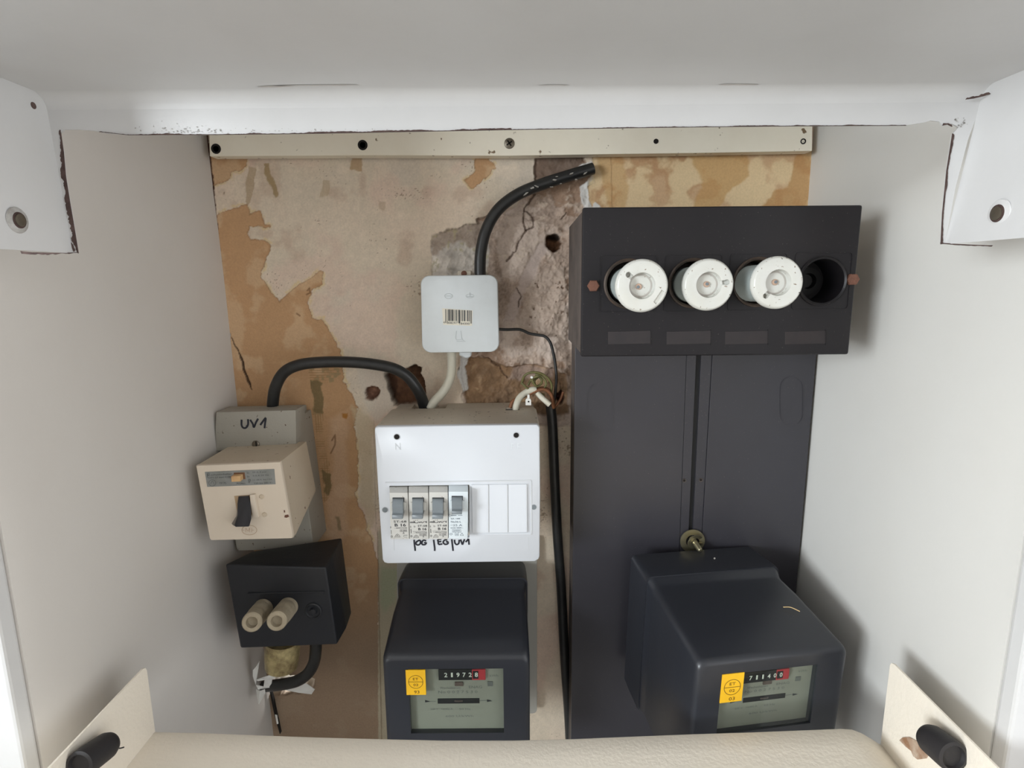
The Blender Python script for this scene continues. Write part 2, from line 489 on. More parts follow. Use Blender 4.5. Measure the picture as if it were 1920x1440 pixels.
    mixc(tm * sm(PY, 1040, 1240) * 0.75, (134, 120, 106))  # lower tan layer darkened to brown-grey: the flap's shade painted into the colour
    # pinkish rubbed streak between the two left units
    mixc(tm * sm(sdf(QX, QY, [(618, 790), (650, 770), (652, 900), (650, 1000), (620, 1060), (612, 960), (622, 880)]), -8, 8) * 0.6, (200, 168, 140))
    mixc(sm(sdf(QX, QY, [(655, 760), (700, 790), (702, 990), (690, 990), (676, 930), (680, 880), (672, 830), (662, 800)]), -4, 4) * 0.6, (196, 178, 148))
    # old streaks of paste
    for p, c, a in (([(498, 308), (509, 308), (514, 340), (521, 366), (514, 369), (503, 340)], (158, 134, 96), 0.85),
                    ([(466, 310), (482, 312), (480, 345), (468, 380), (458, 384), (462, 345)], (172, 150, 120), 0.7),
                    ([(606, 336), (620, 338), (618, 366), (600, 368)], (176, 154, 124), 0.6),
                    ([(664, 290), (682, 290), (678, 322), (656, 318)], (172, 142, 106), 0.8),
                    ([(712, 375), (726, 378), (724, 395), (710, 392)], (176, 152, 124), 0.5)):
        mixc(sm(sdf(QX, QY, p), -1, 1) * a, c)
    # remnants of printed mosaic paper
    mz = sm(sdf(QX, QY, [(578, 680), (622, 678), (640, 700), (620, 712), (604, 716), (606, 755), (604, 780), (588, 778), (582, 715)]), -1, 1)
    mz2 = sm(sdf(QX, QY, [(588, 775), (602, 775), (614, 860), (622, 905), (618, 935), (606, 945), (600, 880)]), -1, 1)
    grid = np.maximum(sm(np.abs(((PX + PY * -0.08) / 4.6) % 1 - 0.5), 0.36, 0.46), sm(np.abs((PY / 4.6) % 1 - 0.5), 0.36, 0.46))
    cell = vnoise(np.floor(PX / 4.6) + 0.5, np.floor(PY / 4.6) + 0.5, 4)
    mixc((mz + mz2).clip(0, 1) * grid * 0.6, (140, 108, 66))
    mixc((mz + mz2 * 0.2).clip(0, 1) * (1 - grid) * sm(cell, 0.45, 0.5) * 0.8, (146, 130, 96))
    mixc(mz * (1 - grid) * sm(cell, 0.90, 0.92) * 0.9, (224, 182, 92))
    for p in ([(582, 712), (604, 716), (606, 775), (590, 775), (586, 740)], [(604, 880), (620, 888), (616, 930), (606, 926)]):
        mixc(sm(sdf(QX, QY, p), -1, 1) * 0.9 * sm(cell, 0.12, 0.2), (122, 104, 72))
    mixc(sm(sdf(QX, QY, [(626, 965), (634, 968), (640, 992), (632, 992)]), -2, 2) * 0.7, (122, 108, 78))
    mixc(sm(sdf(QX, QY, [(640, 776), (650, 774), (648, 786), (641, 784)]), -1.5, 1.5), (168, 116, 58))
    # scabs and faint scratches
    for p in ([(622, 826), (628, 816), (628, 834), (620, 850)], [(576, 545), (580, 540), (581, 549), (575, 552)], [(556, 588), (562, 592)]):
        mixc(sm(2.2 - lsd(PX, PY, p), 0, 1.4) * 0.7, (108, 76, 48))
    # pale strip of plaster and green-ish paper beside the consumer unit
    mixc(sm(PX - 709 - n3 * 3, -1.2, 1.2) * sm(PY, 985, 1000) * sm(760 - PX, -2, 2), (176, 166, 144))
    mixc(sm(sdf(QX, QY, [(712, 1065), (748, 1065), (744, 1130), (722, 1150), (714, 1120)]), -6, 6) * 0.6, (158, 168, 138))
    mixc(sm(1.4 - np.abs(PX - 709 - (PY - 1060) * 0.02), 0, 1) * sm(PY, 985, 1000) * 0.6, (96, 70, 46))
    mixc(sm(1.1 - np.abs(PX - 703 - (PY - 900) * 0.02), 0, 1) * sm(PY, 780, 800) * (1 - sm(PY, 985, 1000)) * 0.35, (110, 84, 58))
    # white plaster round the cable holes
    wp = sm(sdf(QX, QY, [(668, 690), (720, 680), (745, 700), (752, 740), (735, 770), (705, 790), (690, 770), (680, 745)]), -6, 6)
    mixc(wp * 0.75, (206, 196, 182))
    # --- broken out masonry
    rough = sdf(QX, QY, [(1008, 280), (1100, 280), (1096, 300), (1112, 318), (1102, 345), (1104, 372), (1098, 400), (1100, 800), (866, 800), (864, 735), (858, 690), (870, 660), (900, 640), (905, 430), (893, 412), (930, 400), (966, 388), (1003, 345), (1001, 315)])
    patch = sdf(QX, QY, [(812, 441), (838, 432), (861, 424), (905, 416), (915, 440), (915, 520), (808, 520), (809, 470)])
    low = sdf(QX, QY, [(862, 664), (900, 672), (960, 690), (1010, 684), (1066, 700), (1066, 780), (870, 780), (866, 720)])
    rg = sm(np.maximum(rough, patch), -0.8, 1.2)
    rn = fbm(PX, PY, 34, 6, 3, 0.62); rn2 = fbm(PX, PY, 12, 4, 6, 0.6); rn3 = fbm(PX + 300, PY, 70, 4, 1)
    rc = L((180, 160, 145)) * (1 + rn * 0.9 + rn2 * 0.4 + n4 * 0.45)[..., None]
    m_ = sm(rn3 + rn * 0.6, 0.04, 0.16) * 0.8; rc = rc * (1 - m_[..., None]) + L((206, 190, 178)) * m_[..., None]
    m_ = sm(-rn3 - rn2 * 0.5, 0.06, 0.16) * 0.75; rc = rc * (1 - m_[..., None]) + L((146, 118, 96)) * m_[..., None]
    m_ = sm(rn2, 0.17, 0.27) * 0.55; rc = rc * (1 - m_[..., None]) + L((206, 190, 172)) * m_[..., None]
    mixc(rg, rc)
    topb = sm(sdf(QX, QY, [(1005, 285), (1096, 285), (1090, 310), (1050, 330), (1002, 345), (1000, 312)]), -2, 3)
    mixc(topb * 0.85, L((122, 103, 90)) * (1 + n2 * 0.7)[..., None])
    sme = sm(sdf(QX, QY, [(1004, 458), (1030, 448), (1014, 500), (988, 548), (966, 604), (944, 604), (962, 548), (982, 505)]), -2, 5)
    mixc(sme * 0.8, L((190, 174, 166)) * (1 + n3 * 0.15)[..., None])
    lig = sm(sdf(QX, QY, [(1005, 512), (1062, 500), (1064, 640), (990, 625), (968, 600), (985, 560)]), -3, 4)
    pits = sm(n3 + n4 * 0.4, 0.26, 0.34)
    mixc(lig * 0.75, L((184, 166, 152)) * (1 + n3 * 0.2)[..., None]); mixc(lig * pits * 0.8, (108, 84, 66))
    pm = sm(patch, -1, 2)
    mixc(pm * 0.9, L((216, 208, 198)) * (1 + rn * 0.9 + rn2 * 0.4)[..., None])
    mixc(pm * sm(-PY + 470 + rn * 60, 0, 12) * 0.6, (136, 110, 88)); mixc(pm * sm(rn2, 0.08, 0.2) * 0.6, (168, 158, 118))
    lm = sm(low, -1, 3)
    mixc(lm * 0.85, L((138, 108, 78)) * (1 + rn * 0.9 + rn2 * 0.5)[..., None])
    mixc(lm * sm(rn2 + rn, 0.16, 0.3) * 0.6, (176, 148, 112)); mixc(lm * sm(sdf(QX, QY, [(960, 690), (1040, 690), (1036, 712), (950, 716)]), -4, 4) * 0.5, (176, 158, 150))
    white = sdf(QX, QY, [(1083, 314), (1096, 308), (1112, 302), (1114, 312), (1096, 318), (1086, 320)])
    white = np.maximum(white, sdf(QX, QY, [(1090, 348), (1106, 338), (1105, 372), (1110, 392), (1096, 394), (1087, 368)]))
    white = np.maximum(white, sdf(QX, QY, [(1108, 390), (1116, 376), (1124, 390)]))
    white = np.maximum(white, sdf(QX, QY, [(864, 662), (880, 668), (872, 690), (876, 730), (866, 738), (858, 700)]))
    mixc(sm(white, -1, 1), (214, 211, 206)); wm = sm(white, -1, 1)
    h -= rg * (0.0034 + rn3 * 0.007) * (1 - wm); h += rg * (rn * 0.0085 + rn2 * 0.0048 + n4 * 0.0012) * (1 - sme * 0.7) * (1 - topb * 0.5)
    h -= lm * 0.006; h += lig * 0.0022 * (1 - pits); h -= sme * 0.0015; h += wm * 0.0006
    # ragged plaster edge stands proud, cracks
    edge = np.exp(-((np.maximum(rough, patch) + 1.5) / 2.0) ** 2); h += edge * 0.0006
    for p, wd in (([(1003, 345), (1000, 370), (985, 395), (978, 412), (986, 432), (975, 450), (968, 470), (950, 490)], 1.6), ([(985, 395), (1000, 405), (1000, 425), (986, 432)], 1.3),
                  ([(968, 540), (978, 556), (972, 575)], 1.0), ([(1050, 410), (1062, 400)], 1.0), ([(900, 670), (935, 690), (950, 712)], 1.0)):
        d = lsd(QX, QY, p); mixc(sm(wd + 0.8 - d, 0, 1.2) * 0.75, (78, 58, 46)); h -= sm(wd + 1 - d, 0, 1.5) * 0.002
    # long crack near the left edge
    d = lsd(PX + n3 * 4, PY, [(431, 626), (438, 645), (446, 658), (452, 674), (457, 694), (463, 710), (471, 731)])
    wdt = 0.6 + sm(PY, 630, 700) * 1.6 - sm(PY, 712, 732) * 1.6
    mixc(sm(wdt + 0.7 - d, 0, 1.0) * 0.9, (52, 36, 26)); h -= sm(wdt + 1 - d, 0, 1.5) * 0.0015
    # holes
    def hole(cx, cy, rx, ry, depth, inner=(92, 66, 52)):
        nonlocal h
        e = np.sqrt(((QX - cx) / rx) ** 2 + ((QY - cy) / ry) ** 2) + rn2 * 0.5
        mk = sm(1.05 - e, 0, 0.16); mixc(mk, L(inner) * (1 + rn2 * 1.3 + n3)[..., None]); mk2 = sm(1.1 - e, 0, 0.45); h -= mk2 * depth
        return mk
    hole(1036, 457, 15, 15, 0.016, (104, 74, 52)); mixc(sm(1.0 - np.hypot((QX - 1041) / 13, (QY - 447) / 7), 0, 0.4) * 0.9, (26, 18, 14))
    hole(697, 737, 14, 15, 0.012, (140, 104, 86)); hole(1051, 748, 9, 12, 0.014, (70, 40, 34))
    cb = sm(sdf(QX, QY, [(735, 700), (757, 690), (775, 684), (790, 692), (798, 715), (800, 760), (738, 762), (726, 728), (722, 708)]), -0.5, 2.5)
    mixc(cb, L((96, 68, 50)) * (1 + rn2 * 1.2 + rn)[..., None]); h -= cb * 0.014
    mixc(sm(sdf(QX, QY, [(722, 700), (738, 698), (742, 730), (734, 752), (724, 728)]), -2, 2) * 0.6, (54, 36, 26))
    # broken corner, bottom left, where the supply cable leaves
    hc = sm(sdf(QX, QY, [(470, 1272), (550, 1268), (590, 1276), (582, 1294), (530, 1302), (470, 1304)]), -1, 3)
    mixc(hc, (218, 212, 200)); h -= hc * 0.030
    # dark gap along the side boards
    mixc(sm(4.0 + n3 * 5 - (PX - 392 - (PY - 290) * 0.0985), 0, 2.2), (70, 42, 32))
    mixc(sm(2.5 + n3 * 4 - (294 - 0) + 0 * PX + (0), 0, 1) * 0, (0, 0, 0))
    col = np.clip(col, 0.003, 0.9)
    h = np.maximum(h, -0.034)
    n = nx * nz
    V = np.empty((n, 3)); V[:, 0] = gx.ravel(); V[:, 1] = (YB - h).ravel(); V[:, 2] = gz.ravel()
    i = np.arange(n).reshape(nz, nx)
    Fq = np.stack([i[:-1, :-1], i[:-1, 1:], i[1:, 1:], i[1:, :-1]], -1).reshape(-1, 4)
    # solid sides and back
    V = np.vstack([V, [[x0, YB + 0.08, z0], [x1, YB + 0.08, z0], [x1, YB + 0.08, z1], [x0, YB + 0.08, z1]]])
    me = bpy.data.meshes.new('wall_back')
    nq = len(Fq) + 1
    loops = np.concatenate([Fq.ravel(), np.array([n + 3, n + 2, n + 1, n])])
    me.vertices.add(len(V)); me.vertices.foreach_set('co', V.ravel())
    me.loops.add(len(loops)); me.loops.foreach_set('vertex_index', loops.astype(np.int32))
    me.polygons.add(nq); me.polygons.foreach_set('loop_start', (np.arange(nq) * 4).astype(np.int32))
    me.update(calc_edges=True); me.validate()
    me.polygons.foreach_set('use_smooth', np.ones(nq, bool))
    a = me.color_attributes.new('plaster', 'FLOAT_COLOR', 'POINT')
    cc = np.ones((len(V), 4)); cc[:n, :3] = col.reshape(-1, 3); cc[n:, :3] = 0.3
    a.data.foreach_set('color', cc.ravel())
    mt = bpy.data.materials.new('stripped_plaster_wall'); mt.use_nodes = True; N = mt.node_tree.nodes; L2 = mt.node_tree.links; b = N['Principled BSDF']
    b.inputs['Roughness'].default_value = 0.85; b.inputs['Specular IOR Level'].default_value = 0.25
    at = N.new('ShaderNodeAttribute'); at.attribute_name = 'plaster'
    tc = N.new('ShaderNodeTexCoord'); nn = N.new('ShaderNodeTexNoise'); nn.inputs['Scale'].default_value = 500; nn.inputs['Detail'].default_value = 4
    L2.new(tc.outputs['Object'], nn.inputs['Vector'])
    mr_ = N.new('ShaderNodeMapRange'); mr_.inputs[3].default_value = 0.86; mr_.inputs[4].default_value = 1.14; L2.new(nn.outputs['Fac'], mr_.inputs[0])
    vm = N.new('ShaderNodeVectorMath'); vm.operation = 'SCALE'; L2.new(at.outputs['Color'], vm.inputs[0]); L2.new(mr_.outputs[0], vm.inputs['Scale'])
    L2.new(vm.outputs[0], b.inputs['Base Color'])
    bp = N.new('ShaderNodeBump'); bp.inputs['Strength'].default_value = 0.35; bp.inputs['Distance'].default_value = 0.0008; L2.new(nn.outputs['Fac'], bp.inputs['Height']); L2.new(bp.outputs[0], b.inputs['Normal'])
    me.materials.append(mt)
    o = bpy.data.objects.new('wall_back', me); COL.objects.link(o); tag(o, kind='structure')


build_back_wall()

# side walls: the boxed-in recess, slightly out of true like the photographed one
YW = 0.336


def side_wall(s):
    xt, xb = (0.3168, 0.3050) if s < 0 else (0.3178, 0.3178)
    bm = bmesh.new()
    a = [Vector((s * xt, YW, 0.17)), Vector((s * xt, YB + 0.02, 0.17)), Vector((s * xb, YB + 0.02, -0.60)), Vector((s * 0.3178, YW, -0.60))]
    ns = 40
    # gently uneven plaster surface
    g = []
    for i in range(ns + 1):
        row = []
        for j in range(ns + 1):
            u, v = i / ns, j / ns
            p = (a[0] * (1 - u) + a[1] * u) * (1 - v) + (a[3] * (1 - u) + a[2] * u) * v
            if 0 < i < ns: p = p + Vector((0.0007 * math.sin(7 * u + 5 * v + s) + 0.0004 * math.sin(17 * v - 9 * u), 0, 0))
            row.append(bm.verts.new(p))
        g.append(row)
    for i in range(ns):
        for j in range(ns): bm.faces.new((g[i][j], g[i + 1][j], g[i + 1][j + 1], g[i][j + 1]))
    ob = [Vector((s * 0.3495, YW, 0.17)), Vector((s * 0.3495, YB + 0.02, 0.17)), Vector((s * 0.3495, YB + 0.02, -0.60)), Vector((s * 0.3495, YW, -0.60))]
    q = [bm.verts.new(p) for p in ob]
    bm.faces.new(q)
    bm.faces.new([g[0][j] for j in range(ns + 1)] + [q[3], q[0]])
    bm.faces.new([g[ns][j] for j in range(ns + 1)] + [q[2], q[1]])
    bm.faces.new([g[i][0] for i in range(ns + 1)] + [q[1], q[0]])
    bm.faces.new([g[i][ns] for i in range(ns + 1)] + [q[2], q[3]])
    struct('wall_left' if s < 0 else 'wall_right', bm, m_paint if s < 0 else m_paint_r, True)
    # front casing board beside the opening
    bm = bmesh.new(); box(bm, (s * 0.3182, YW - 0.012, -0.60), (s * 0.62, YW - 0.0005, 0.40), 0.002)
    struct('trim_2' if s < 0 else 'trim_3', bm, m_hood)


side_wall(-1); side_wall(1)
struct('ceiling', box(bmesh.new(), (-0.349, YW, 0.1705), (0.349, YB + 0.02, 0.20)), m_paint)
struct('trim_4', box(bmesh.new(), (-0.349, YW, -0.64), (0.349, YB + 0.02, -0.6005)), m_paint)
struct('wall_front', box(bmesh.new(), (-1.6, YW + 0.03, -1.35), (1.6, YW + 0.08, -0.6405)), m_paint)
struct('floor', box(bmesh.new(), (-3.4, -3.2, -1.40), (2.2, YW + 0.1, -1.3505)), mat('grey_room_floor', (80, 78, 78), 0.6, var=0.4, vscale=3))

struct('trim_5', box(bmesh.new(), (-1.6, YW + 0.03, 0.405), (1.6, YW + 0.08, 1.25)), m_paint)
struct('wall_rear', box(bmesh.new(), (-3.4, -3.25, -1.40), (2.2, -3.2, 1.25)), m_paint)
struct('trim_6', box(bmesh.new(), (-3.4, -3.25, 1.255), (2.25, YW + 0.1, 1.30)), mat('room_ceiling_paint', (222, 220, 216), 0.8))
# batten across the head of the wall
bt = pp([(391, 228), (1524, 224), (1523, 283), (1300, 287), (1146, 289), (955, 292), (700, 291), (393, 293)], 0.622, 0.637, 0.0008)
bt_o = tag(obj('trim_1', bt, m_trim), kind='structure')
for x, y, r, kind in ((405, 279, 8, 'd'), (680, 272, 8, 'd'), (955, 269, 9, 's'), (1230, 265, 4, 'd'), (1506, 265, 4.5, 'd')):
    bm = bmesh.new(); c = W(x, y, 0.6220); rr = r * 0.622 / FPX
    if kind == 'd':
        lathe(bm, [(rr * 1.1, 0.0), (rr * 1.05, 0.0005), (rr * 0.75, 0.0002), (rr * 0.3, -0.0006)], axis_m(c, FRONT), 20)
        obj('screw_hole', bm, m_hole, bt_o)
    else:
        lathe(bm, [(rr * 1.05, -0.0005), (rr, 0.0007), (rr * 0.6, 0.0014), (rr * 0.1, 0.0016)], axis_m(c, FRONT), 24)
        so = obj('screw', bm, m_steel, bt_o, True)
        bm = bmesh.new()
        for a in (35, 125):
            d = Vector((math.cos(R_(a)), 0, math.sin(R_(a)))); n_ = Vector((-d.z, 0, d.x)); q = c + FRONT * 0.0018
            poly_prism(bm, [q + d * rr * .62 + n_ * rr * .13, q + d * rr * .62 - n_ * rr * .13, q - d * rr * .62 - n_ * rr * .13, q - d * rr * .62 + n_ * rr * .13],
                       [v - FRONT * 0.0005 for v in (q + d * rr * .62 + n_ * rr * .13, q + d * rr * .62 - n_ * rr * .13, q - d * rr * .62 - n_ * rr * .13, q - d * rr * .62 + n_ * rr * .13)])
        obj('cross_recess', bm, m_hole, so)


def chips(name, pts, Y, wmin, wmax, parent, mt=None, seed=1, step=2.5, dy=0.0006):
    """irregular band of missing paint along a traced edge"""
    rd = random.Random(seed); bm = bmesh.new(); P = []
    for (ax, ay), (bx, by) in zip(pts, pts[1:]):
        n = max(1, int(math.hypot(bx - ax, by - ay) / step))
        for i in range(n): P.append((ax + (bx - ax) * i / n, ay + (by - ay) * i / n))
    P.append(pts[-1]); v = rd.random()
    prev = None
    for i, (x, y) in enumerate(P):
        q = P[min(i + 1, len(P) - 1)]; o = P[max(i - 1, 0)]; tx, ty = q[0] - o[0], q[1] - o[1]; l = math.hypot(tx, ty) or 1
        nx_, ny_ = -ty / l, tx / l
        v = min(1, max(0, v + rd.uniform(-0.28, 0.28)))
        wd = wmin + (wmax - wmin) * v ** 1.3
        if i in (0, len(P) - 1): wd = 0.15
        a, b = W(x, y, Y - dy), W(x + nx_ * wd, y + ny_ * wd, Y - dy)
        a2, b2 = Vector((a.x, Y + 0.0002, a.z)), Vector((b.x, Y + 0.0002, b.z))
        cur = [bm.verts.new(t) for t in (a, b, b2, a2)]
        if prev:
            for k in range(4): bm.faces.new((prev[k], prev[(k + 1) % 4], cur[(k + 1) % 4], cur[k]))
        prev = cur
    return obj(name, bm, mt or m_chip, parent)


# ------------------------------------------------------------------ folded hood above
YH = 0.345
hood = thing('metal_hood', 'white enamelled sheet metal hood with folded lip and side cheeks above the recess', 'hood', (0, YH, 0.1))
foldz = [W(x, 181, YH) for x in (84, 960, 1842)]
zf_ = foldz[1].z; xl, xr = foldz[0].x, foldz[2].x
bm = bmesh.new()
# top panel with the rolled fold down into the lip
prof = [(0.185, zf_ + 0.004), (0.24, zf_ + 0.004), (0.30, zf_ + 0.003), (YH - 0.008, zf_ + 0.003)] + [(YH - 0.008 + 0.008 * math.sin(R_(a)), zf_ - 0.005 + 0.008 * math.cos(R_(a))) for a in (15, 30, 45, 60, 75, 90)]
for sgn in (0,):
    top = [[Vector((xl + (xr - xl) * k / 20, y, z)) for y, z in prof] for k in range(21)]
    bot = [[p + Vector((0, 0.0012, 0.0012)) for p in row] for row in top]
    vt = [[bm.verts.new(p) for p in r] for r in top]; vb = [[bm.verts.new(p) for p in r] for r in bot]
    for i in range(20):
        for j in range(len(prof) - 1):
            bm.faces.new((vt[i][j], vt[i + 1][j], vt[i + 1][j + 1], vt[i][j + 1])); bm.faces.new((vb[i][j], vb[i][j + 1], vb[i + 1][j + 1], vb[i + 1][j]))
        bm.faces.new((vt[i][0], vb[i][0], vb[i + 1][0], vt[i + 1][0])); bm.faces.new((vt[i][-1], vt[i + 1][-1], vb[i + 1][-1], vb[i][-1]))
obj('top_panel', bm, m_hood, hood, True)
zl = zf_ - 0.005
lip_top = [(84, 190), (1842, 186)]
lp = [(84, 190), (500, 189), (960, 188), (1500, 187), (1842, 186), (1838, 200), (1815, 262), (1792, 350), (1775, 440), (1771, 458), (1765, 458), (1768, 400), (1776, 320), (1784, 268), (1787, 250), (1798, 238), (1785, 232), (1768, 236),
      (1762, 228), (1745, 226), (1732, 230), (1700, 235), (1500, 236), (1300, 238), (1150, 240), (960, 243), (800, 246), (600, 250), (430, 252), (300, 253), (240, 253), (200, 250), (175, 245), (150, 243), (120, 243), (112, 250), (118, 285), (122, 330), (130, 380), (137, 420), (145, 474), (138, 475), (110, 350), (92, 240)]
obj('rear_lip', pp(lp, YH, YH + 0.0012), m_hood, hood)
for s, ft, fb in ((-1, (84, 186), (138, 475)), (1, (1842, 184), (1771, 458))):
    a, b = W(*ft, YH), W(*fb, YH); bm = bmesh.new()
    a = Vector((a.x, a.y, zf_ + 0.004))
    t = Vector((s * 0.0012, 0, 0))
    q = [a, b, Vector((b.x + s * .001, 0.283, b.z)), Vector((a.x, 0.283, a.z))]
    poly_prism(bm, q, [p + t for p in q])
    ch = obj('side_cheek', bm, m_hood, hood)
    # countersunk screw heads in the cheek
    for (sx, sy, r, ring) in (((33, 413, 11, 1), (62, 198, 6, 0)) if s < 0 else ((1873, 400, 12, 1), (1918, 192, 9, 0))):
        d = CR * ((sx - 960) / FPX) - CU * ((sy - 720) / FPX) + CF
        f_ = (sy - ft[1]) / (fb[1] - ft[1]); X = a.x + (b.x - a.x) * min(1, max(0, f_)) + s * 0.001 * 0
        p = d * (X / d.x); rr = r * 0.33 / FPX
        n_ = Vector((-s, 0, 0)); bm = bmesh.new()
        if ring:
            lathe(bm, [(rr * 2.0, -0.0002), (rr * 1.9, 0.0004), (rr * 1.25, 0.0010), (rr * 1.15, 0.0004), (rr * 0.9, 0.0002)], axis_m(p, n_), 28)
            ro = obj('paint_collar', bm, m_smudge if s < 0 else m_hood, ch, True)
            bm = bmesh.new(); lathe(bm, [(rr * 1.25, 0), (rr * 1.22, 0.0012), (rr * 0.95, 0.0013)], axis_m(p, n_), 24); obj('screw_rim', bm, m_chip, ch, True)
            bm = bmesh.new(); lathe(bm, [(rr * 1.0, 0), (rr * 0.95, 0.0018), (rr * 0.5, 0.0022)], axis_m(p, n_), 24); obj('screw', bm, m_steel, ch, True)
        else:
            lathe(bm, [(rr, 0), (rr * 0.95, 0.0004), (rr * 0.4, 0.0005)], axis_m(p, n_), 18); obj('chip', bm, m_chip, ch)
    bm = bmesh.new()
chips('chipped_edge', [(112, 243), (118, 285), (122, 330), (130, 380), (137, 420), (146, 475)], YH, 1.5, 8, hood, seed=3)
chips('chipped_edge', [(146, 473), (110, 474), (60, 473), (38, 471)], YH - 0.004, -1, -4.5, hood, seed=4)
chips('chipped_edge', [(1787, 250), (1776, 320), (1768, 400), (1765, 458)], YH, -1.2, -3.2, hood, seed=5)
chips('chipped_edge', [(1764, 455), (1790, 457), (1830, 459), (1862, 460)], YH - 0.004, 1.0, 2.4, hood, seed=6)
chips('chipped_edge', [(185, 247), (240, 253), (430, 252), (600, 250), (800, 246), (960, 243)], YH, -0.6, -3.2, hood, seed=8)
chips('chipped_edge', [(960, 243), (1150, 240), (1300, 238), (1500, 236), (1700, 235)], YH, -0.5, -2.0, hood, seed=9)
chips('chipped_edge', [(1812, 186), (1828, 184), (1845, 180), (1858, 176)], YH - 0.006, -1.0, -5.0, hood, seed=10)
chips('chipped_edge', [(1768, 235), (1778, 233), (1786, 237)], YH, -2.0, -5.0, hood, seed=12)
chips('chipped_edge', [(108, 380), (118, 420), (128, 450), (138, 472)], YH, -1.5, -4.0, hood, seed=14)
# scuffs on the lip
bm = bmesh.new(); rd = random.Random(5)
for k in range(120):
    if k < 70: x = rd.gauss(360, 45); y = 250 - abs(rd.gauss(0, 7)); s_ = rd.uniform(0.5, 1.6)
    elif k < 100: x = rd.uniform(430, 1000); y = 247 - abs(rd.gauss(0, 2.5)); s_ = rd.uniform(0.5, 1.4)
    else: x = rd.uniform(1790, 1815); y = rd.uniform(222, 240); s_ = rd.uniform(0.8, 2.2)
    if x < 250 or y < 190: continue
    a0 = rd.uniform(0, 3)
    flat(bm, [(x + s_ * rd.uniform(.6, 1.3) * math.cos(a0 + t * 1.05), y - 1 + s_ * rd.uniform(.6, 1.3) * math.sin(a0 + t * 1.05)) for t in range(6)], YH - 0.0003)
tag(obj('scuff_marks', bm, m_smudge, hood), kind='stuff')

bm = bmesh.new()
def P_y(y): return y < 150
def on_z(px, py, Z):
    d = CR * ((px - 960) / FPX) - CU * ((py - 720) / FPX) + CF
    return d * (Z / d.z)
for cx, cy, a, b_, rot in ((600, 160, 90, 1.4, -.01), (520, 162, 40, 1.8, -.02), (1385, 159, 40, 2.0, 0), (1040, 160, 30, 1.4, 0), (1705, 135, 26, 3.0, -.05), (1545, 142, 34, 1.4, -.05), (1630, 147, 14, 1.6, -.1)):
    P = []
    for k in range(12):
        t = 2 * math.pi * k / 12; rr = rd.uniform(0.7, 1.1); u, v = a * rr * math.cos(t), b_ * rr * math.sin(t)
        P.append(on_z(cx + u * math.cos(rot) - v * math.sin(rot), cy + u * math.sin(rot) + v * math.cos(rot), zf_ + (0.0038 if P_y(cy) else 0.0028)))
    bm.faces.new([bm.verts.new(p) for p in P])
tag(obj('stain_streaks', bm, mat('faint_brown_stain', (190, 184, 178), 0.6, var=0.8, vscale=60, vcol=(206, 204, 202)), hood), kind='stuff')

# ------------------------------------------------------------------ tray-shaped flap below
YT = 0.40
tray = thing('drop_down_flap', 'cream textured enamelled flap lying open below the meters, with rubber stops', 'flap', (0, YT, -0.36))
edge = [(291, 1371), (380, 1373), (480, 1377), (590, 1381), (700, 1384), (830, 1387), (960, 1387), (1080, 1384), (1200, 1379), (1300, 1375), (1400, 1372), (1500, 1368), (1575, 1365), (1597, 1366), (1615, 1373), (1632, 1383), (1646, 1392), (1651, 1394)]
ep = [W(x, y, YT) for x, y in edge]
rows = []
for k, yy in enumerate([0, 0.0015, 0.02, 0.05, 0.09, 0.14, 0.20, 0.30, 0.42]):
    rows.append([Vector((p.x, YT - yy, (p.z + (0.0 if k else -0.0008)))) for p in ep])
bm = bmesh.new()
vt = [[bm.verts.new(p) for p in r] for r in rows]; vb = [[bm.verts.new(p - Vector((0, 0, 0.0018))) for p in r] for r in rows]
for i in range(len(rows) - 1):
    for j in range(len(ep) - 1):
        bm.faces.new((vt[i][j], vt[i][j + 1], vt[i + 1][j + 1], vt[i + 1][j])); bm.faces.new((vb[i][j], vb[i + 1][j], vb[i + 1][j + 1], vb[i][j + 1]))
for j in range(len(ep) - 1):
    bm.faces.new((vt[0][j], vb[0][j], vb[0][j + 1], vt[0][j + 1])); bm.faces.new((vt[-1][j], vt[-1][j + 1], vb[-1][j + 1], vb[-1][j]))
obj('flap_panel', bm, m_tray, tray, True)
for s, apex, base in ((-1, [(291, 1258), (288, 1253), (283, 1249), (277, 1248), (272, 1250)], (291, 1372)), (1, [(1633, 1243), (1635, 1240), (1640, 1239), (1646, 1241)], (1651, 1394))):
    b = W(*base, YT); ap = [W(x, y, YT) for x, y in apex]
    X = b.x
    t = Vector((s * 0.0014, 0, 0)); zt = max(p.z for p in ap)
    # rear edge rounds over into the sloping top edge
    q = [Vector((X, YT, b.z)), Vector((X, YT, zt - 0.004)), Vector((X, YT - 0.0012, zt - 0.0012)), Vector((X, YT - 0.004, zt)), Vector((X, 0.13, zt + 0.0)), Vector((X, 0.13, b.z - 0.001))]
    bm = bmesh.new(); poly_prism(bm, q, [p + t for p in q], 0)
    ch = obj('side_cheek', bm, m_tray, tray)
# small dark flecks on the flap
bm = bmesh.new()
for x, y, a, b_ in ((775, 1391, 6, 1.0), (1480, 1372, 9, 1.6)):
    d = lambda px, py: (lambda r: r * (ep[6].z / r.z))(CR * ((px - 960) / FPX) - CU * ((py - 720) / FPX) + CF)
    zz = W(x, y, YT).z
    bm.faces.new([bm.verts.new(W(x + a * math.cos(t * math.pi / 4), y + b_ * math.sin(t * math.pi / 4), YT - 0.003) + Vector((0, 0, 0.0005))) for t in range(8)])
bm.free()


def on_x(px, py, X):
    d = CR * ((px - 960) / FPX) - CU * ((py - 720) / FPX) + CF
    return d * (X / d.x)


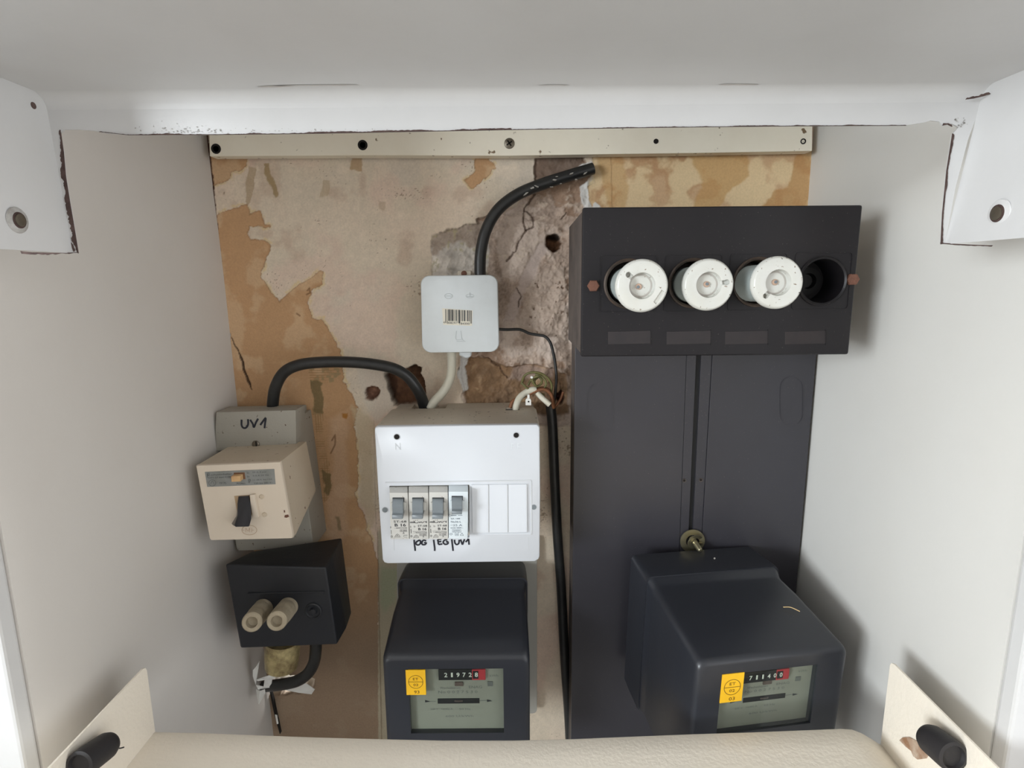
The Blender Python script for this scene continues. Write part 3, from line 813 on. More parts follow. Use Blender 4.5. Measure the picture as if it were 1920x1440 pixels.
# rubber stops on the cheeks
XL = W(291, 1372, YT).x; XR = W(1651, 1394, YT).x
for s, c0, c1, r in ((-1, (200, 1398), (148, 1436), 0.0088), (1, (1745, 1385), (1788, 1420), 0.0098)):
    X_ = XL if s < 0 else XR
    p0 = on_x(*c0, X_ - s * 0.0092); p1 = on_x(*c1, X_ - s * 0.0085); L_ = (p1 - p0).length; bm = bmesh.new()
    lathe(bm, [(r * .12, -0.0062), (r * .5, -0.0052), (r * .82, -0.003), (r * .98, 0.0005), (r, 0.004), (r * 1.04, L_ - 0.003), (r * 1.0, L_), (r * 0.78, L_ + 0.0005), (r * 0.7, L_ - 0.002), (r * .1, L_ - 0.002)], axis_m(p0, p1 - p0), 32)
    obj('rubber_stop', bm, m_rubber, tray, True)
bm = bmesh.new()
gp = [(1686, 1388), (1692, 1383), (1704, 1382), (1716, 1388), (1727, 1394), (1736, 1404), (1742, 1412), (1736, 1422), (1720, 1424), (1712, 1418), (1708, 1408), (1698, 1400)]
q = [on_x(x, y, XR - 0.0008) for x, y in gp]
poly_prism(bm, q, [p + Vector((0.0007, 0, 0)) for p in q])
obj('glue_stain', bm, m_glue, tray, label='brown smear of old glue')
bm = bmesh.new(); tube(bm, [on_x(212, 1402, XL + 0.004), on_x(224, 1403, XL + 0.004), on_x(233, 1401, XL + 0.006)], 0.0005, 6, 4); obj('glue_thread', bm, m_rubber, tray)

# ------------------------------------------------------------------ meter board (black tower, right)
YM = 0.59
tower = thing('meter_mount', 'tall black bakelite meter panel with a vertical centre slot, behind the tilted meter', 'panel', tuple(W(1300, 1385, YM)))
LX = W(1078, 680, YM).x; RX = 0.3145
TZ, BZ = -0.045, -0.585
bm = bmesh.new(); box(bm, (LX + 0.001, YM + 0.004, BZ), (RX - 0.001, YB - 0.0045, TZ), 0.002)
obj('back_tray', bm, m_bake_dusty, tower)
SL = (W(1305, 690, YM).x, W(1292, 989, YM).x); SR = (W(1314, 690, YM).x, W(1300, 989, YM).x)
sx0, sx1 = SL[0], SR[0]; sxb0, sxb1 = SL[1], SR[1]
def zq(y): return W(1300, y, YM).z
def lerp_x(x0, x1, z):
    za, zb = zq(690), zq(989); f_ = (z - za) / (zb - za); return x0 + (x1 - x0) * f_
def vpanel(name, xa, xb, thick0, mt, z0=TZ, z1=BZ, r=0.0007, yf=YM):
    q = [Vector((xa(z0), yf, z0)), Vector((xb(z0), yf, z0)), Vector((xb(z1), yf, z1)), Vector((xa(z1), yf, z1))]
    bm = bmesh.new(); poly_prism(bm, q, [p + Vector((0, thick0, 0)) for p in q], r)
    return obj(name, bm, mt, tower, False)
seamL = lambda z: lerp_x(W(1287, 690, YM).x, W(1276, 989, YM).x, z)
seamR = lambda z: lerp_x(W(1334, 690, YM).x, W(1317, 989, YM).x, z)
pl = vpanel('left_cover', lambda z: LX, lambda z: seamL(z) - 0.0003, 0.004, m_bake_t)
pr = vpanel('right_cover', lambda z: seamR(z) + 0.0003, lambda z: RX, 0.004, m_bake_t)
for nm, a, b in (('slot_strip', seamL, lambda z: lerp_x(sx0, sxb0, z)), ('slot_strip', lambda z: lerp_x(sx1, sxb1, z), seamR)):
    vpanel(nm, a, b, 0.0032, m_bake_t, r=0.0005, yf=YM + 0.0006)
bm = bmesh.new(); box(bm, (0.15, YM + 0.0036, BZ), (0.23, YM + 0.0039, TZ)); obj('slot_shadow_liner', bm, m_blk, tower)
# raised oval knock-outs
for x0, y0, x1, y1 in ((1100, 719, 1150, 813), (1463, 706, 1507, 798)):
    outl = rrect(x0, y0, x1, y1, (x1 - x0) / 2 - 0.5, 8); inn = rrect(x0 + 1.6, y0 + 1.6, x1 - 1.6, y1 - 1.6, (x1 - x0) / 2 - 2, 8)
    bm = bmesh.new()
    loft(bm, [[W(x, y, YM + 0.0005) for x, y in outl], [W(x, y, YM - 0.0005) for x, y in outl], [W(x, y, YM - 0.0005) for x, y in inn], [W(x, y, YM + 0.0003) for x, y in inn]], cap=True)
    obj('knockout', bm, m_bake_t, tower)
for x, y in ((1283, 901), (1314, 900)):
    bm = bmesh.new(); lathe(bm, [(0.0022, -0.0004), (0.0021, 0.0006), (0.0012, 0.0002), (0.0005, -0.0012)], axis_m(W(x, y, YM + 0.0002), FRONT), 18)
    obj('screw_hole', bm, m_bake_dusty, tower)
    bm = bmesh.new(); disc_px(bm, x, y, 2.2, YM - 0.0007, 0.0004); obj('hole_core', bm, m_hole, tower)

# dark metal bits low on the panel
bm = bmesh.new()
tube(bm, [W(1195, 1292, YM - 0.004), W(1203, 1306, YM - 0.008), W(1206, 1314, YM - 0.003)], 0.0012, 8); tube(bm, [W(1213, 1291, YM - 0.003), W(1209, 1302, YM - 0.008), W(1206, 1314, YM - 0.003)], 0.0012, 8)
tag(obj('wire_clip', bm, m_brass, None, True), 'small tarnished V-shaped clip on the dark foot of the meter panel', 'clip')

# fixing hook above the right meter
bm = bmesh.new(); hc_ = W(1298, 1014, YM - 0.0015)
hook = thing('fixing_bolt', 'shiny zinc-plated bolt with broad washer above the tilted meter', 'bolt', tuple(hc_))
n = 36
def ring(bm, c, d, ro, ri, th, a0=0, a1=360, wave=0):
    M_ = axis_m(c, d); loops = []
    k = int(n * (a1 - a0) / 360)
    for i in range(k + 1):
        a = R_(a0 + (a1 - a0) * i / k); ca, sa = math.cos(a), math.sin(a); z = wave * i / k
        loops.append([M_ @ Vector((ro * ca, ro * sa, z)), M_ @ Vector((ro * ca, ro * sa, z + th)), M_ @ Vector((ri * ca, ri * sa, z + th)), M_ @ Vector((ri * ca, ri * sa, z))])
    return loft(bm, loops, True, True)
ring(bm, hc_, FRONT, 0.0134, 0.0072, 0.0012)
obj('washer', bm, m_zinc, hook, True)
bd = Vector((0.25, -0.9, -0.35)).normalized()
bm = bmesh.new(); ring(bm, hc_ + Vector((0.001, -0.003, 0.002)), bd, 0.0088, 0.0045, 0.0012, 20, 350, 0.003); obj('spring_washer', bm, m_zinc, hook, True)
bm = bmesh.new(); lathe(bm, [(0.0032, -0.002), (0.0032, 0.004), (0.0029, 0.005), (0.0029, 0.015), (0.0022, 0.0165), (0.001, 0.0168)], axis_m(hc_ + Vector((0.0, -0.001, 0.002)), bd), 20); obj('shank', bm, m_zinc, hook, True)

# ------------------------------------------------------------------ black fuse box
YF = 0.468
fb = thing('fuse_box', 'black fuse box with a row of screw-in fuse sockets, top right', 'fuse box', tuple(W(1340, 668, YF)))
f0 = W(1091, 388, YF); f1 = W(1605, 665, YF)
X0, X1, Z1, Z0 = 0.0565, 0.2760, 0.0558, -0.0622
bm = bmesh.new(); box(bm, (X0, YF, Z0), (X1, YF + 0.006, Z1), 0.0022, 3)
lid = obj('lid', bm, m_bake, fb, True)
bm = bmesh.new(); bx0, bx1 = X0 + 0.0015, X1 - 0.004
q = [Vector(v) for v in ((bx0, YF + 0.006, Z0 + 0.001), (bx1, YF + 0.006, Z0 + 0.001), (bx1, YF + 0.006, Z1 - 0.001), (bx0, YF + 0.006, Z1 - 0.001))]
q2 = [Vector(v) for v in ((bx0, YM - 0.0005, Z0 + 0.002), (bx1, YM - 0.0005, Z0 + 0.002), (bx1, YM - 0.0005, Z1 - 0.004), (bx0, YM - 0.0005, Z1 - 0.004))]
poly_prism(bm, q, q2, 0.001); body = obj('housing', bm, m_bake_dusty, fb)
# square escutcheons and sockets
cents = [(1178, 532), (1299, 531), (1420, 529), (1541, 527)]
rs = 0.0187
cutters = []
for x, y in cents:
    c = W(x, y, YF); t = bmesh.new(); lathe(t, [(rs * 0.93, -0.05), (rs * 0.93, 0.01)], axis_m(c, FRONT), 48); cutters.append(shift(t, -OFF[lid.name]))
cut(lid, cutters)
cutters = []
for x, y in cents:
    c = W(x, y, YF); t = bmesh.new(); lathe(t, [(rs * 0.93, -0.032), (rs * 0.93, 0.01)], axis_m(c, FRONT), 48); cutters.append(shift(t, -OFF[body.name]))
cut(body, cutters)
for i, (x, y) in enumerate(cents):
    c = W(x, y, YF)
    w2 = 0.0228
    bm = bmesh.new()
    o_ = [(-w2, -w2), (w2, -w2), (w2, w2), (-w2, w2)]
    # thin raised frame line round the socket
    def rr_loop(h_, r, yy): return [c + Vector((a, -yy, b)) for a, b in rrect(-h_, -h_, h_, h_, r, 5)]
    loft(bm, [rr_loop(w2, .003, -0.0004), rr_loop(w2, .003, 0.0006), rr_loop(w2 - 0.0007, .0025, 0.0006), rr_loop(w2 - 0.0007, .0025, -0.0004)], True, False)
    esc = obj('escutcheon', bm, m_bake, fb)
    bm = bmesh.new()
    lathe(bm, [(rs * 1.06, -0.001), (rs * 1.06, 0.0012), (rs * 1.0, 0.0022), (rs * 0.93, 0.0012), (rs * 0.90, -0.006), (rs * 0.90, -0.030), (rs * .1, -0.031)], axis_m(c, FRONT), 56, cap=False)
    obj('socket_ring', bm, m_ringb if i < 3 else m_bake, fb, True)
    if i == 3:
        bm = bmesh.new(); lathe(bm, [(rs * 0.6, -0.0295), (rs * 0.6, -0.022), (rs * 0.35, -0.021), (rs * 0.3, -0.026)], axis_m(c, FRONT), 32); obj('socket_base', bm, m_blk, fb, True)
# name slots
for x0, x1 in ((1140, 1220), (1250, 1333), (1360, 1440), (1472, 1548)):
    bm = slab([(x0, 622), (x1, 620), (x1, 644), (x0, 646)], YF - 0.0002, 0.0005, 0.0001)
    obj('name_slot', bm, mat('name_slot_card', (33, 28, 30), 0.6, var=0.8, vscale=60, vcol=(46, 38, 38)), fb)
    bm = slab([(x1, 618), (x1 + 1.3, 618), (x1 + 1.3, 647), (x1, 647)], YF - 0.0005, 0.0008); obj('slot_edge', bm, m_bake, fb)
for x, y in ((1112, 536), (1597, 524)):
    bm = bmesh.new(); lathe(bm, [(0.0049, -0.0005), (0.0049, 0.0028), (0.0042, 0.0036), (0.0006, 0.0037)], axis_m(W(x, y, YF), FRONT), 6)
    obj('hex_nut', bm, m_rust, fb, label='rusty brown hexagonal nut')


def fuse_cap(name, label, c_sock, c_cap, Yc, notch_deg, extra, tilt):
    back = W(*c_sock, YF); front = W(*c_cap, Yc)
    ax = (front - Vector((back.x, YF + 0.0, back.z))); ax = (FRONT * ax.length + ax * 0.35).normalized()
    ax = (ax + Vector(tilt)).normalized()
    root = thing(name, label, 'fuse', tuple(front), group='screw-in ceramic fuses')
    L_ = (front - back).length
    R0 = 0.0190
    bm = bmesh.new()
    rb = 0.0142
    lathe(bm, [(rb * 0.8, -L_ - 0.018), (rb * 0.98, -L_ - 0.015), (rb, -L_ + 0.004), (rb, -0.012), (rb * 1.02, -0.011), (rb * 1.02, -0.0045), (rb * 0.9, -0.0045), (rb * 0.8, -0.012), (rb * 0.1, -0.0125)], axis_m(front, ax), 48)
    brl = obj('ceramic_barrel', bm, m_cerb, root, True)
    bm = bmesh.new()
    for k in range(8):       # grip ribs under the flange
        a = 2 * math.pi * k / 8 + 0.3; M_ = axis_m(front, ax)
        p = M_ @ Vector((rb * 1.0 * math.cos(a), rb * 1.0 * math.sin(a), -0.0085)); lathe(bm, [(0.0017, -0.0035), (0.0017, 0.004)], Matrix.Translation(p - front) @ axis_m(front, ax), 10)
    obj('grip_rib', bm, m_cer, brl, True)
    # flange: polar height field with recessed sight hole and keyway
    nr, na = 90, 240; M_ = axis_m(front, ax); bm = bmesh.new()
    Ri = R0 * 0.49; nd = R_(notch_deg)
    M3 = M_.to_3x3()
    ex = Vector((M3[0][0], M3[1][0], M3[2][0])); ey = Vector((M3[0][1], M3[1][1], M3[2][1]))

    def hgt(u, v):      # u right, v up (metres) as seen from the room
        r = math.hypot(u, v); z = 0.0012 * (1 - ((r / R0 - 0.72) / 0.35) ** 2) if r > Ri else 0.0012
        if r > R0 * 0.9: z -= 0.0022 * ((r / R0 - 0.9) / 0.1) ** 2
        dep = 0
        if r < Ri: dep = 0.0065 if r > Ri * 0.93 else 0.0065 + 0.002 * (1 - r / Ri)
        nu, nv = math.cos(nd), math.sin(nd); al = u * nu + v * nv; ac = abs(-u * nv + v * nu)
        if al > 0 and ac < R0 * 0.085 and al < R0 * 0.70: dep = max(dep, 0.0035)
        if math.hypot(u - nu * R0 * 0.68, v - nv * R0 * 0.68) < R0 * 0.10: dep = max(dep, 0.0055)
        if extra == 'slot':
            al2 = u * math.cos(R_(-33)) + v * math.sin(R_(-33)); ac2 = -u * math.sin(R_(-33)) + v * math.cos(R_(-33))
            if 0.70 * R0 < al2 < 0.83 * R0 and abs(ac2) < 0.27 * R0: dep = 0.0012
        return z - dep
    cv = bm.verts.new(front + ax * hgt(0, 0)); prev = None
    rad = [R0 * ((i + 1) / nr) for i in range(nr)]
    # denser radii next to the step
    rings = []
    for r in rad:
        ringv = []
        for k in range(na):
            a = 2 * math.pi * k / na
            u, v = r * math.cos(a), r * math.sin(a)
            # world right/up in the flange plane
            rt = Vector((1, 0, 0)); rt = (rt - ax * rt.dot(ax)).normalized(); upv = (-ax).cross(rt) * -1
            if upv.z < 0: upv = -upv
            ringv.append(bm.verts.new(front + rt * u + upv * v + ax * hgt(u, v)))
        rings.append(ringv)
    for k in range(na): bm.faces.new((cv, rings[0][k], rings[0][(k + 1) % na]))
    for i in range(nr - 1):
        for k in range(na): bm.faces.new((rings[i][k], rings[i + 1][k], rings[i + 1][(k + 1) % na], rings[i][(k + 1) % na]))
    # rim and underside
    rr_ = [bm.verts.new(v.co - ax * 0.0022) for v in rings[-1]]; ri = [bm.verts.new(front + (v.co - front) * 0.7 - ax * 0.0040) for v in rings[-1]]
    for k in range(na):
        j = (k + 1) % na
        bm.faces.new((rings[-1][k], rr_[k], rr_[j], rings[-1][j])); bm.faces.new((rr_[k], ri[k], ri[j], rr_[j]))
    bm.faces.new(ri)
    fl = obj('flange', bm, m_cer, root, True, angle=28)
    bm = bmesh.new(); lathe(bm, [(Ri * 0.955, -0.0056), (Ri * 0.9, -0.0050), (Ri * 0.5, -0.0058), (Ri * 0.3, -0.0066)], axis_m(front, ax), 40); obj('sight_glass', bm, m_sight, root, True)
    rt = Vector((1, 0, 0)); off = rt * (-0.0014 if extra == 'slot' else 0.0) + Vector((0, 0, -0.0006 if extra == 'slot' else 0.0004))
    bm = bmesh.new(); lathe(bm, [(0.0023, -0.0055), (0.0022, -0.0042), (0.0017, -0.0036)], axis_m(front + off, ax), 24); obj('fuse_tip', bm, mat('pale_fuse_tip', (190, 160, 140), 0.4), root, True)
    bm = bmesh.new(); lathe(bm, [(0.0012, -0.0040), (0.0012, -0.0032), (0.0008, -0.0030)], axis_m(front + off * 1.5, ax), 16); obj('indicator', bm, m_lever, root, True)
    for a, rr2 in ((85, .88), (210, .84), (335, .9)):
        aa = R_(a); p = front + Vector((R0 * rr2 * math.cos(aa), 0, R0 * rr2 * math.sin(aa))) + ax * 0.0002
        bm = bmesh.new(); lathe(bm, [(0.00055, -0.0012), (0.00055, 0.00035), (0.0003, 0.0004)], axis_m(p, ax), 10); obj('vent_dot', bm, m_hole, fl)
    return root


fuse_cap('screw_fuse', 'white ceramic screw fuse with keyway at upper left and a small oblong window', (1178, 532), (1204, 536), 0.420, 142, 'slot', (0.00, 0, 0.0))
fuse_cap('screw_fuse', 'white ceramic screw fuse with keyway pointing right, middle of the three', (1299, 531), (1329, 534), 0.430, 8, '', (0.02, 0, 0.01))
fuse_cap('screw_fuse', 'white ceramic screw fuse with keyway at lower left, beside the empty socket', (1420, 529), (1459, 530), 0.424, 226, '', (0.05, 0, 0.02))

# ------------------------------------------------------------------ consumer unit
YC = 0.53
cu = thing('consumer_unit', 'white plastic consumer unit holding four breakers, hand-lettered below them', 'consumer unit', tuple(W(860, 1056, YC)))
fr = [(707, 800), (860, 798), (1007, 796), (1012, 801), (1013, 920), (1012, 1044), (1010, 1049), (1003, 1053), (860, 1055), (726, 1057), (720, 1055), (717, 1050), (709, 930), (702, 806), (703, 802)]
f = [W(x, y, YC) for x, y in fr]
cxm, czm = -0.052, -0.205
bm = bmesh.new()
def scl(p, y, k, dz=0): return Vector((cxm + (p.x - cxm) * k, y, czm + (p.z - czm) * k + dz))
loft(bm, [[scl(p, YC, 0.988) for p in f], [scl(p, YC + 0.0006, 0.996) for p in f], [scl(p, YC + 0.002, 1.0) for p in f], [scl(p, YC + 0.006, 1.0) for p in f]])
front = obj('front_cover', bm, m_white_pl, cu, True, angle=50)
bm = bmesh.new()
loft(bm, [[scl(p, YC + 0.0055, 0.999) for p in f], [scl(p, 0.606, 1.0) for p in f], [scl(p, 0.608, 0.995) for p in f]])
shell = obj('cover_sides', bm, m_white_sh, cu, True, angle=50)
bm = bmesh.new()
loft(bm, [[scl(p, 0.607, 0.975) for p in f], [scl(p, YB - 0.0005, 0.975) for p in f]])
base = obj('base', bm, m_white_sh, cu)
# cable notch in the base and the wire slot in the cover
t = bmesh.new(); a, b = W(772, 748, 0.62), W(836, 748, 0.62)
box(t, (a.x, 0.609, -0.150), (b.x, 0.70, -0.10)); cut(base, [shift(t, -OFF[base.name])])
t = bmesh.new(); a, b = W(948, 764, 0.603), W(974, 764, 0.603)
box(t, (a.x, 0.5925, -0.145), (b.x, 0.6045, -0.12)); cut(shell, [shift(t, -OFF[shell.name])])
bm = bmesh.new(); box(bm, (a.x - 0.001, 0.590, -0.1375), (b.x + 0.001, 0.606, -0.1365)); obj('slot_bottom', bm, m_blk, cu)
# window for the breakers, cut into the front
wz = [(730, 911), (880, 909), (880, 1008), (736, 1010)]
t = bmesh.new(); poly_prism(t, [W(x, y, YC) + Vector((0, -0.01, 0)) for x, y in wz], [W(x, y, YC) + Vector((0, 0.02, 0)) for x, y in wz])
cut(front, [shift(t, -OFF[front.name])])
# raised frame lines, blanking strips, screws
def ridge(px, name='raised_edge', mt=m_white_pl, th=0.0008, dy=0.0):
    obj(name, slab(px, YC - th + 0.0002 - dy, th, 0.0002), mt, cu)
m_lineshade = mat('moulded_line', (198, 200, 203), 0.4)
ridge([(722, 904), (996, 900), (996, 902.2), (722, 906.2)], mt=m_lineshade)
ridge([(994.5, 902), (997, 902), (998, 1003), (995, 1003)], mt=m_lineshade)
ridge([(880, 1001.5), (997, 1000), (997, 1002), (880, 1003.5)])
ridge([(884, 909), (988, 908), (988, 998), (886, 999)], 'blank_cover', m_white_pl, 0.0014)
for x in (915, 951, 987):
    ridge([(x - 1.1, 909), (x + 1.1, 909), (x + 1.6, 998), (x - 0.4, 998)], 'blank_rib', m_lineshade, 0.0022)
for x in (738, 990): ridge([(x, 1008), (x + 0.8, 1008), (x + 1.4, 1032), (x + 0.6, 1032)], 'raised_edge', m_lineshade, 0.0004)
for x, y, r, mt_ in ((744, 819, 5.5, m_hole), (968, 816, 5.5, m_hole), (722, 956, 5.5, m_lever), (1001, 951, 5.5, m_lever)):
    bm = bmesh.new(); rr = r * YC / FPX
    lathe(bm, [(rr * 1.15, -0.0003), (rr * 1.12, 0.0005), (rr * 0.95, 0.0001)], axis_m(W(x, y, YC), FRONT), 24); so = obj('screw_recess', bm, m_lineshade, cu, True)
    bm = bmesh.new(); lathe(bm, [(rr * 0.95, -0.0002), (rr * 0.9, 0.0004), (rr * 0.3, 0.0005)], axis_m(W(x, y, YC), FRONT), 24); obj('screw', bm, mt_, so, True)
m_emb = mat('embossed_letter', (206, 210, 214), 0.4)
for s_, x_, w_ in (('N', 746, 10), ('P', 962, 8), ('E', 974, 8)):
    bm = bmesh.new(); tpx(bm, s_, x_, 837, w_, 13, YC - 0.0002); obj('embossed_letter', bm, m_emb, cu)
# handwriting
bm = bmesh.new(); Yi = YC - 0.0003
def hand(strokes, wpx=3.0, Y=Yi):
    for s in strokes: spx(bm, s, wpx, Y)
hand([[(776.5, 1012), (777, 1020), (778, 1028), (778.5, 1033)],
      [(786, 1013), (781, 1016), (780, 1020), (784, 1022), (788, 1019), (788, 1014), (785, 1013)],
      [(799, 1014), (794, 1013), (791, 1017), (792, 1021), (797, 1021), (799, 1018), (795, 1017.5)],
      [(813, 1012), (814, 1020), (815, 1028), (815, 1033)],
      [(820.5, 1011.5), (821.5, 1016), (822, 1021)], [(822, 1021), (829.5, 1020)], [(822, 1016), (827.5, 1015.3)], [(820.5, 1011.5), (827.5, 1011)],
      [(838.5, 1012.5), (834, 1012.5), (831, 1016.5), (834, 1020.5), (839.5, 1019.5), (839.5, 1016), (836, 1016)],
      [(847, 1011), (848, 1020), (849, 1028), (849.5, 1033)],
      [(852, 1012), (853, 1018), (856, 1021), (860, 1019), (861, 1012)],
      [(863.5, 1011.5), (867, 1021.5)], [(867, 1021.5), (871, 1011)], [(873, 1016.5), (878.5, 1010.5)], [(878.5, 1010.5), (879.5, 1021.5)]], 3.2)
obj('handwriting', bm, m_pen, cu, label='marker lettering OG, EG and UV1')

# breakers
YBk = 0.519
bounds = [(730, 765, 732, 767.5), (765.5, 803.5, 768, 804), (804, 840, 804.5, 840.5), (840.5, 878, 841, 877)]
labs = ['first circuit breaker from the left, without a logo, in the white consumer unit', 'circuit breaker above the letters OG, second from the left',
        'circuit breaker above the letters EG, third from the left', 'cleaner circuit breaker above the letters UV1, lever higher than its neighbours']
tb = [(913, 924, 1011), (912, 924, 1011.5), (911.5, 923, 1011), (910, 922, 1010)]
for i, ((xa, xb, xc, xd), (yt, ym, yb)) in enumerate(zip(bounds, tb)):
    mt_ = m_brk if i < 3 else m_brkb
    root = thing('circuit_breaker', labs[i], 'circuit breaker', tuple(W((xc + xd) / 2, yb, YBk)), 'circuit breakers in a row')
    f_ = [W(xa + .4, ym, YBk), W(xb - .4, ym, YBk), W(xd - .4, yb, YBk), W(xc + .4, yb, YBk)]
    k_ = [W(xa + .6, yt, YC), W(xb - .6, yt, YC), Vector((f_[2].x, YC, f_[2].z)), Vector((f_[3].x, YC, f_[3].z))]
    back = [Vector((p.x, YC + 0.015, p.z)) for p in k_]
    bm = bmesh.new(); loft(bm, [f_, k_, back]); bmesh.ops.recalc_face_normals(bm, faces=bm.faces); bev(bm, 0.0005, 2)
    casing = obj('casing', bm, mt_, root, True)
    mx_ = (xa + xb) / 2 - 0.5
    ly0, ly1 = (934, 966.5) if i < 3 else (931, 958)
    lx0, lx1 = mx_ - 10, mx_ + 10
    if i == 3: lx0, lx1 = mx_ - 11, mx_ + 8
    # collar round the lever
    bm = slab([(lx0 - 4.5, ly0 + 8), (lx1 + 4.5, ly0 + 8), (lx1 + 5, ly0 + 24), (lx0 - 4, ly0 + 24)], YBk - 0.0018, 0.002, 0.0005)
    obj('lever_collar', bm, mt_, root)
    bm = slab([(lx0 - 1, ly0 - 1), (lx1 + 1, ly0 - 1), (lx1 + 1, ly1 - 4), (lx0 - 1, ly1 - 4)], YBk - 0.0003, 0.0008); obj('lever_opening', bm, m_blk, root)
    # lever: side profile (y towards room, z) extruded across
    A, B = W(lx0, ly0, YBk), W(lx1, ly0, YBk); z0 = A.z; z1 = W(lx0, ly1, YBk).z; H_ = z0 - z1
    prof = [(0.0005, 0), (-0.003, -0.02 * H_), (-0.0052, -0.25 * H_), (-0.0058, -0.45 * H_), (-0.0056, -0.62 * H_), (-0.0066, -0.72 * H_), (-0.0088, -0.76 * H_), (-0.0092, -0.98 * H_), (-0.006, -1.0 * H_), (0.0005, -0.80 * H_)]
    bm = bmesh.new(); poly_prism(bm, [Vector((A.x, YBk + y, z0 + z)) for y, z in prof], [Vector((B.x, YBk + y, z0 + z)) for y, z in prof], 0.0002, 1)
    obj('lever', bm, m_lever, root, True)
    bm = bmesh.new(); T = YBk - 0.0002
    if i == 0:
        tpx(bm, 'ST-68', 750, 978, 24, 4, T, bold=0.01); tpx(bm, 'B 16', 750.5, 984.5, 21, 6, T, bold=0.02); tpx(bm, '~400V/230', 751, 990, 24, 2.6, T)
        tpx(bm, '10 000', 756.5, 995, 13, 3, T); tpx(bm, '3', 756.5, 999, 2.5, 3, T)
        for q in ([(749.5, 993), (763.5, 993)], [(749.5, 997), (763.5, 997)], [(754, 1000.5), (759, 1000.5)]): spx(bm, [q[0], q[1]], 0.4, T)
        spx(bm, [(732.6, 987), (732.6, 990.5)], 0.8, T); spx(bm, [(733.4, 994), (733.8, 1001)], 0.6, T); tpx(bm, '0', 734.5, 1006, 3.5, 4.6, T)
        for q in ([(740, 1007), (742, 1003.5), (745, 1001), (748.5, 1003.5), (750, 1007), (740, 1007)], [(743, 1006), (745, 1003), (747, 1006)], [(757, 1007), (757.5, 1003.5), (764, 1003.5)], [(758, 1007), (763, 1007)]):
            for a_, b_ in zip(q, q[1:]): spx(bm, [a_, b_], 0.5, T)
    elif i < 3:
        ox = (0, 37)[i - 1] ; oy = -0.6 * (i - 1)
        # maker's word: long-tailed lower-case letters
        for q in ([(768.5, 980.2), (776.5, 980.2)], [(776.5, 976.5), (776.5, 980.6)], [(769, 978.8), (776, 978.8)], [(778, 978), (778, 980.4), (783.5, 980.4), (784, 978)], [(786, 978), (787, 980.4), (789.5, 978.2), (791.5, 980.4), (795, 978)], [(796, 977.6), (800, 980.0)], [(799.6, 977), (799.6, 980.6)], [(778.5, 975.8), (779.8, 975.8)], [(782, 975.8), (783.4, 975.8)]):
            spx(bm, [(a_ + ox, b_ + oy) for a_, b_ in q], 1.0, T)
        tpx(bm, 'ST-68', 792 + ox, 986 + oy, 17.5, 3.6, T, bold=0.01); tpx(bm, 'B 16', 792 + ox, 992 + oy, 15.5, 5, T, bold=0.025)
        spx(bm, [(774 + ox, 996.6 + oy), (800 + ox, 996.6 + oy)], 0.45, T); tpx(bm, '~400V/230', 788 + ox, 998.8 + oy, 25, 2.4, T)
        tpx(bm, '10 000', 793 + ox, 1002.8 + oy, 13, 2.8, T); tpx(bm, '3', 793.5 + ox, 1006.5 + oy, 2.4, 2.8, T)
        spx(bm, [(786 + ox, 1000.8 + oy), (800.5 + ox, 1000.8 + oy)], 0.4, T); spx(bm, [(786 + ox, 1004.8 + oy), (800.5 + ox, 1004.8 + oy)], 0.4, T)
        spx(bm, [(770 + ox, 986 + oy), (770 + ox, 989.6 + oy)], 0.8, T); spx(bm, [(770.4 + ox, 992 + oy), (771 + ox, 1000 + oy)], 1.0, T); tpx(bm, '0', 771.3 + ox, 1005.5 + oy, 3.4, 4.4, T)
        tpx(bm, 'D', 777.5 + ox, 987.5 + oy, 3, 3, T)
        for q in ([(775.5, 1008), (777.5, 1004.5), (780, 1003), (783, 1004.5), (785, 1008), (775.5, 1008)], [(778.5, 1007), (780, 1004.6), (782, 1007)]):
            for a_, b_ in zip(q, q[1:]): spx(bm, [(a_[0] + ox, a_[1] + oy), (b_[0] + ox, b_[1] + oy)], 0.5, T)
    else:
        spx(bm, [(844, 964), (841.5, 966.5), (844, 969)], 0.5, T); tpx(bm, 'KOMBI', 850, 966.5, 11, 2.2, T) if False else None
        spx(bm, [(845, 966.5), (856, 966.5)], 1.1, T); spx(bm, [(858.5, 966.3), (867, 966.3)], 0.9, T)
        tpx(bm, 'SA 188', 854, 972.5, 17, 3.0, T); tpx(bm, 'Nu36-L', 855, 978.3, 19, 3.8, T); tpx(bm, '\u223c25 A', 855.5, 984.8, 22, 3.8, T)
        tpx(bm, '220/380~', 856.5, 989.8, 24, 2.8, T); tpx(bm, '6000', 856, 995.3, 12, 2.8, T); tpx(bm, '3', 856.5, 1001.5, 2.4, 3, T)
        for q in ([(848.5, 993), (864, 993), (864, 998), (848.5, 998), (848.5, 993)], [(853.5, 998), (853.5, 1004), (859.5, 1004), (859.5, 998)], [(843, 1001.5), (845.5, 999.5), (848.5, 1001.5), (845.5, 1003.5), (843, 1001.5)], [(863, 1004), (866, 999), (869, 1004), (863, 1004)]):
            for a_, b_ in zip(q, q[1:]): spx(bm, [a_, b_], 0.5, T)
    obj('printed_ratings', bm, m_ink if i < 3 else mat('blue_grey_print', (84, 96, 108), 0.6), root)

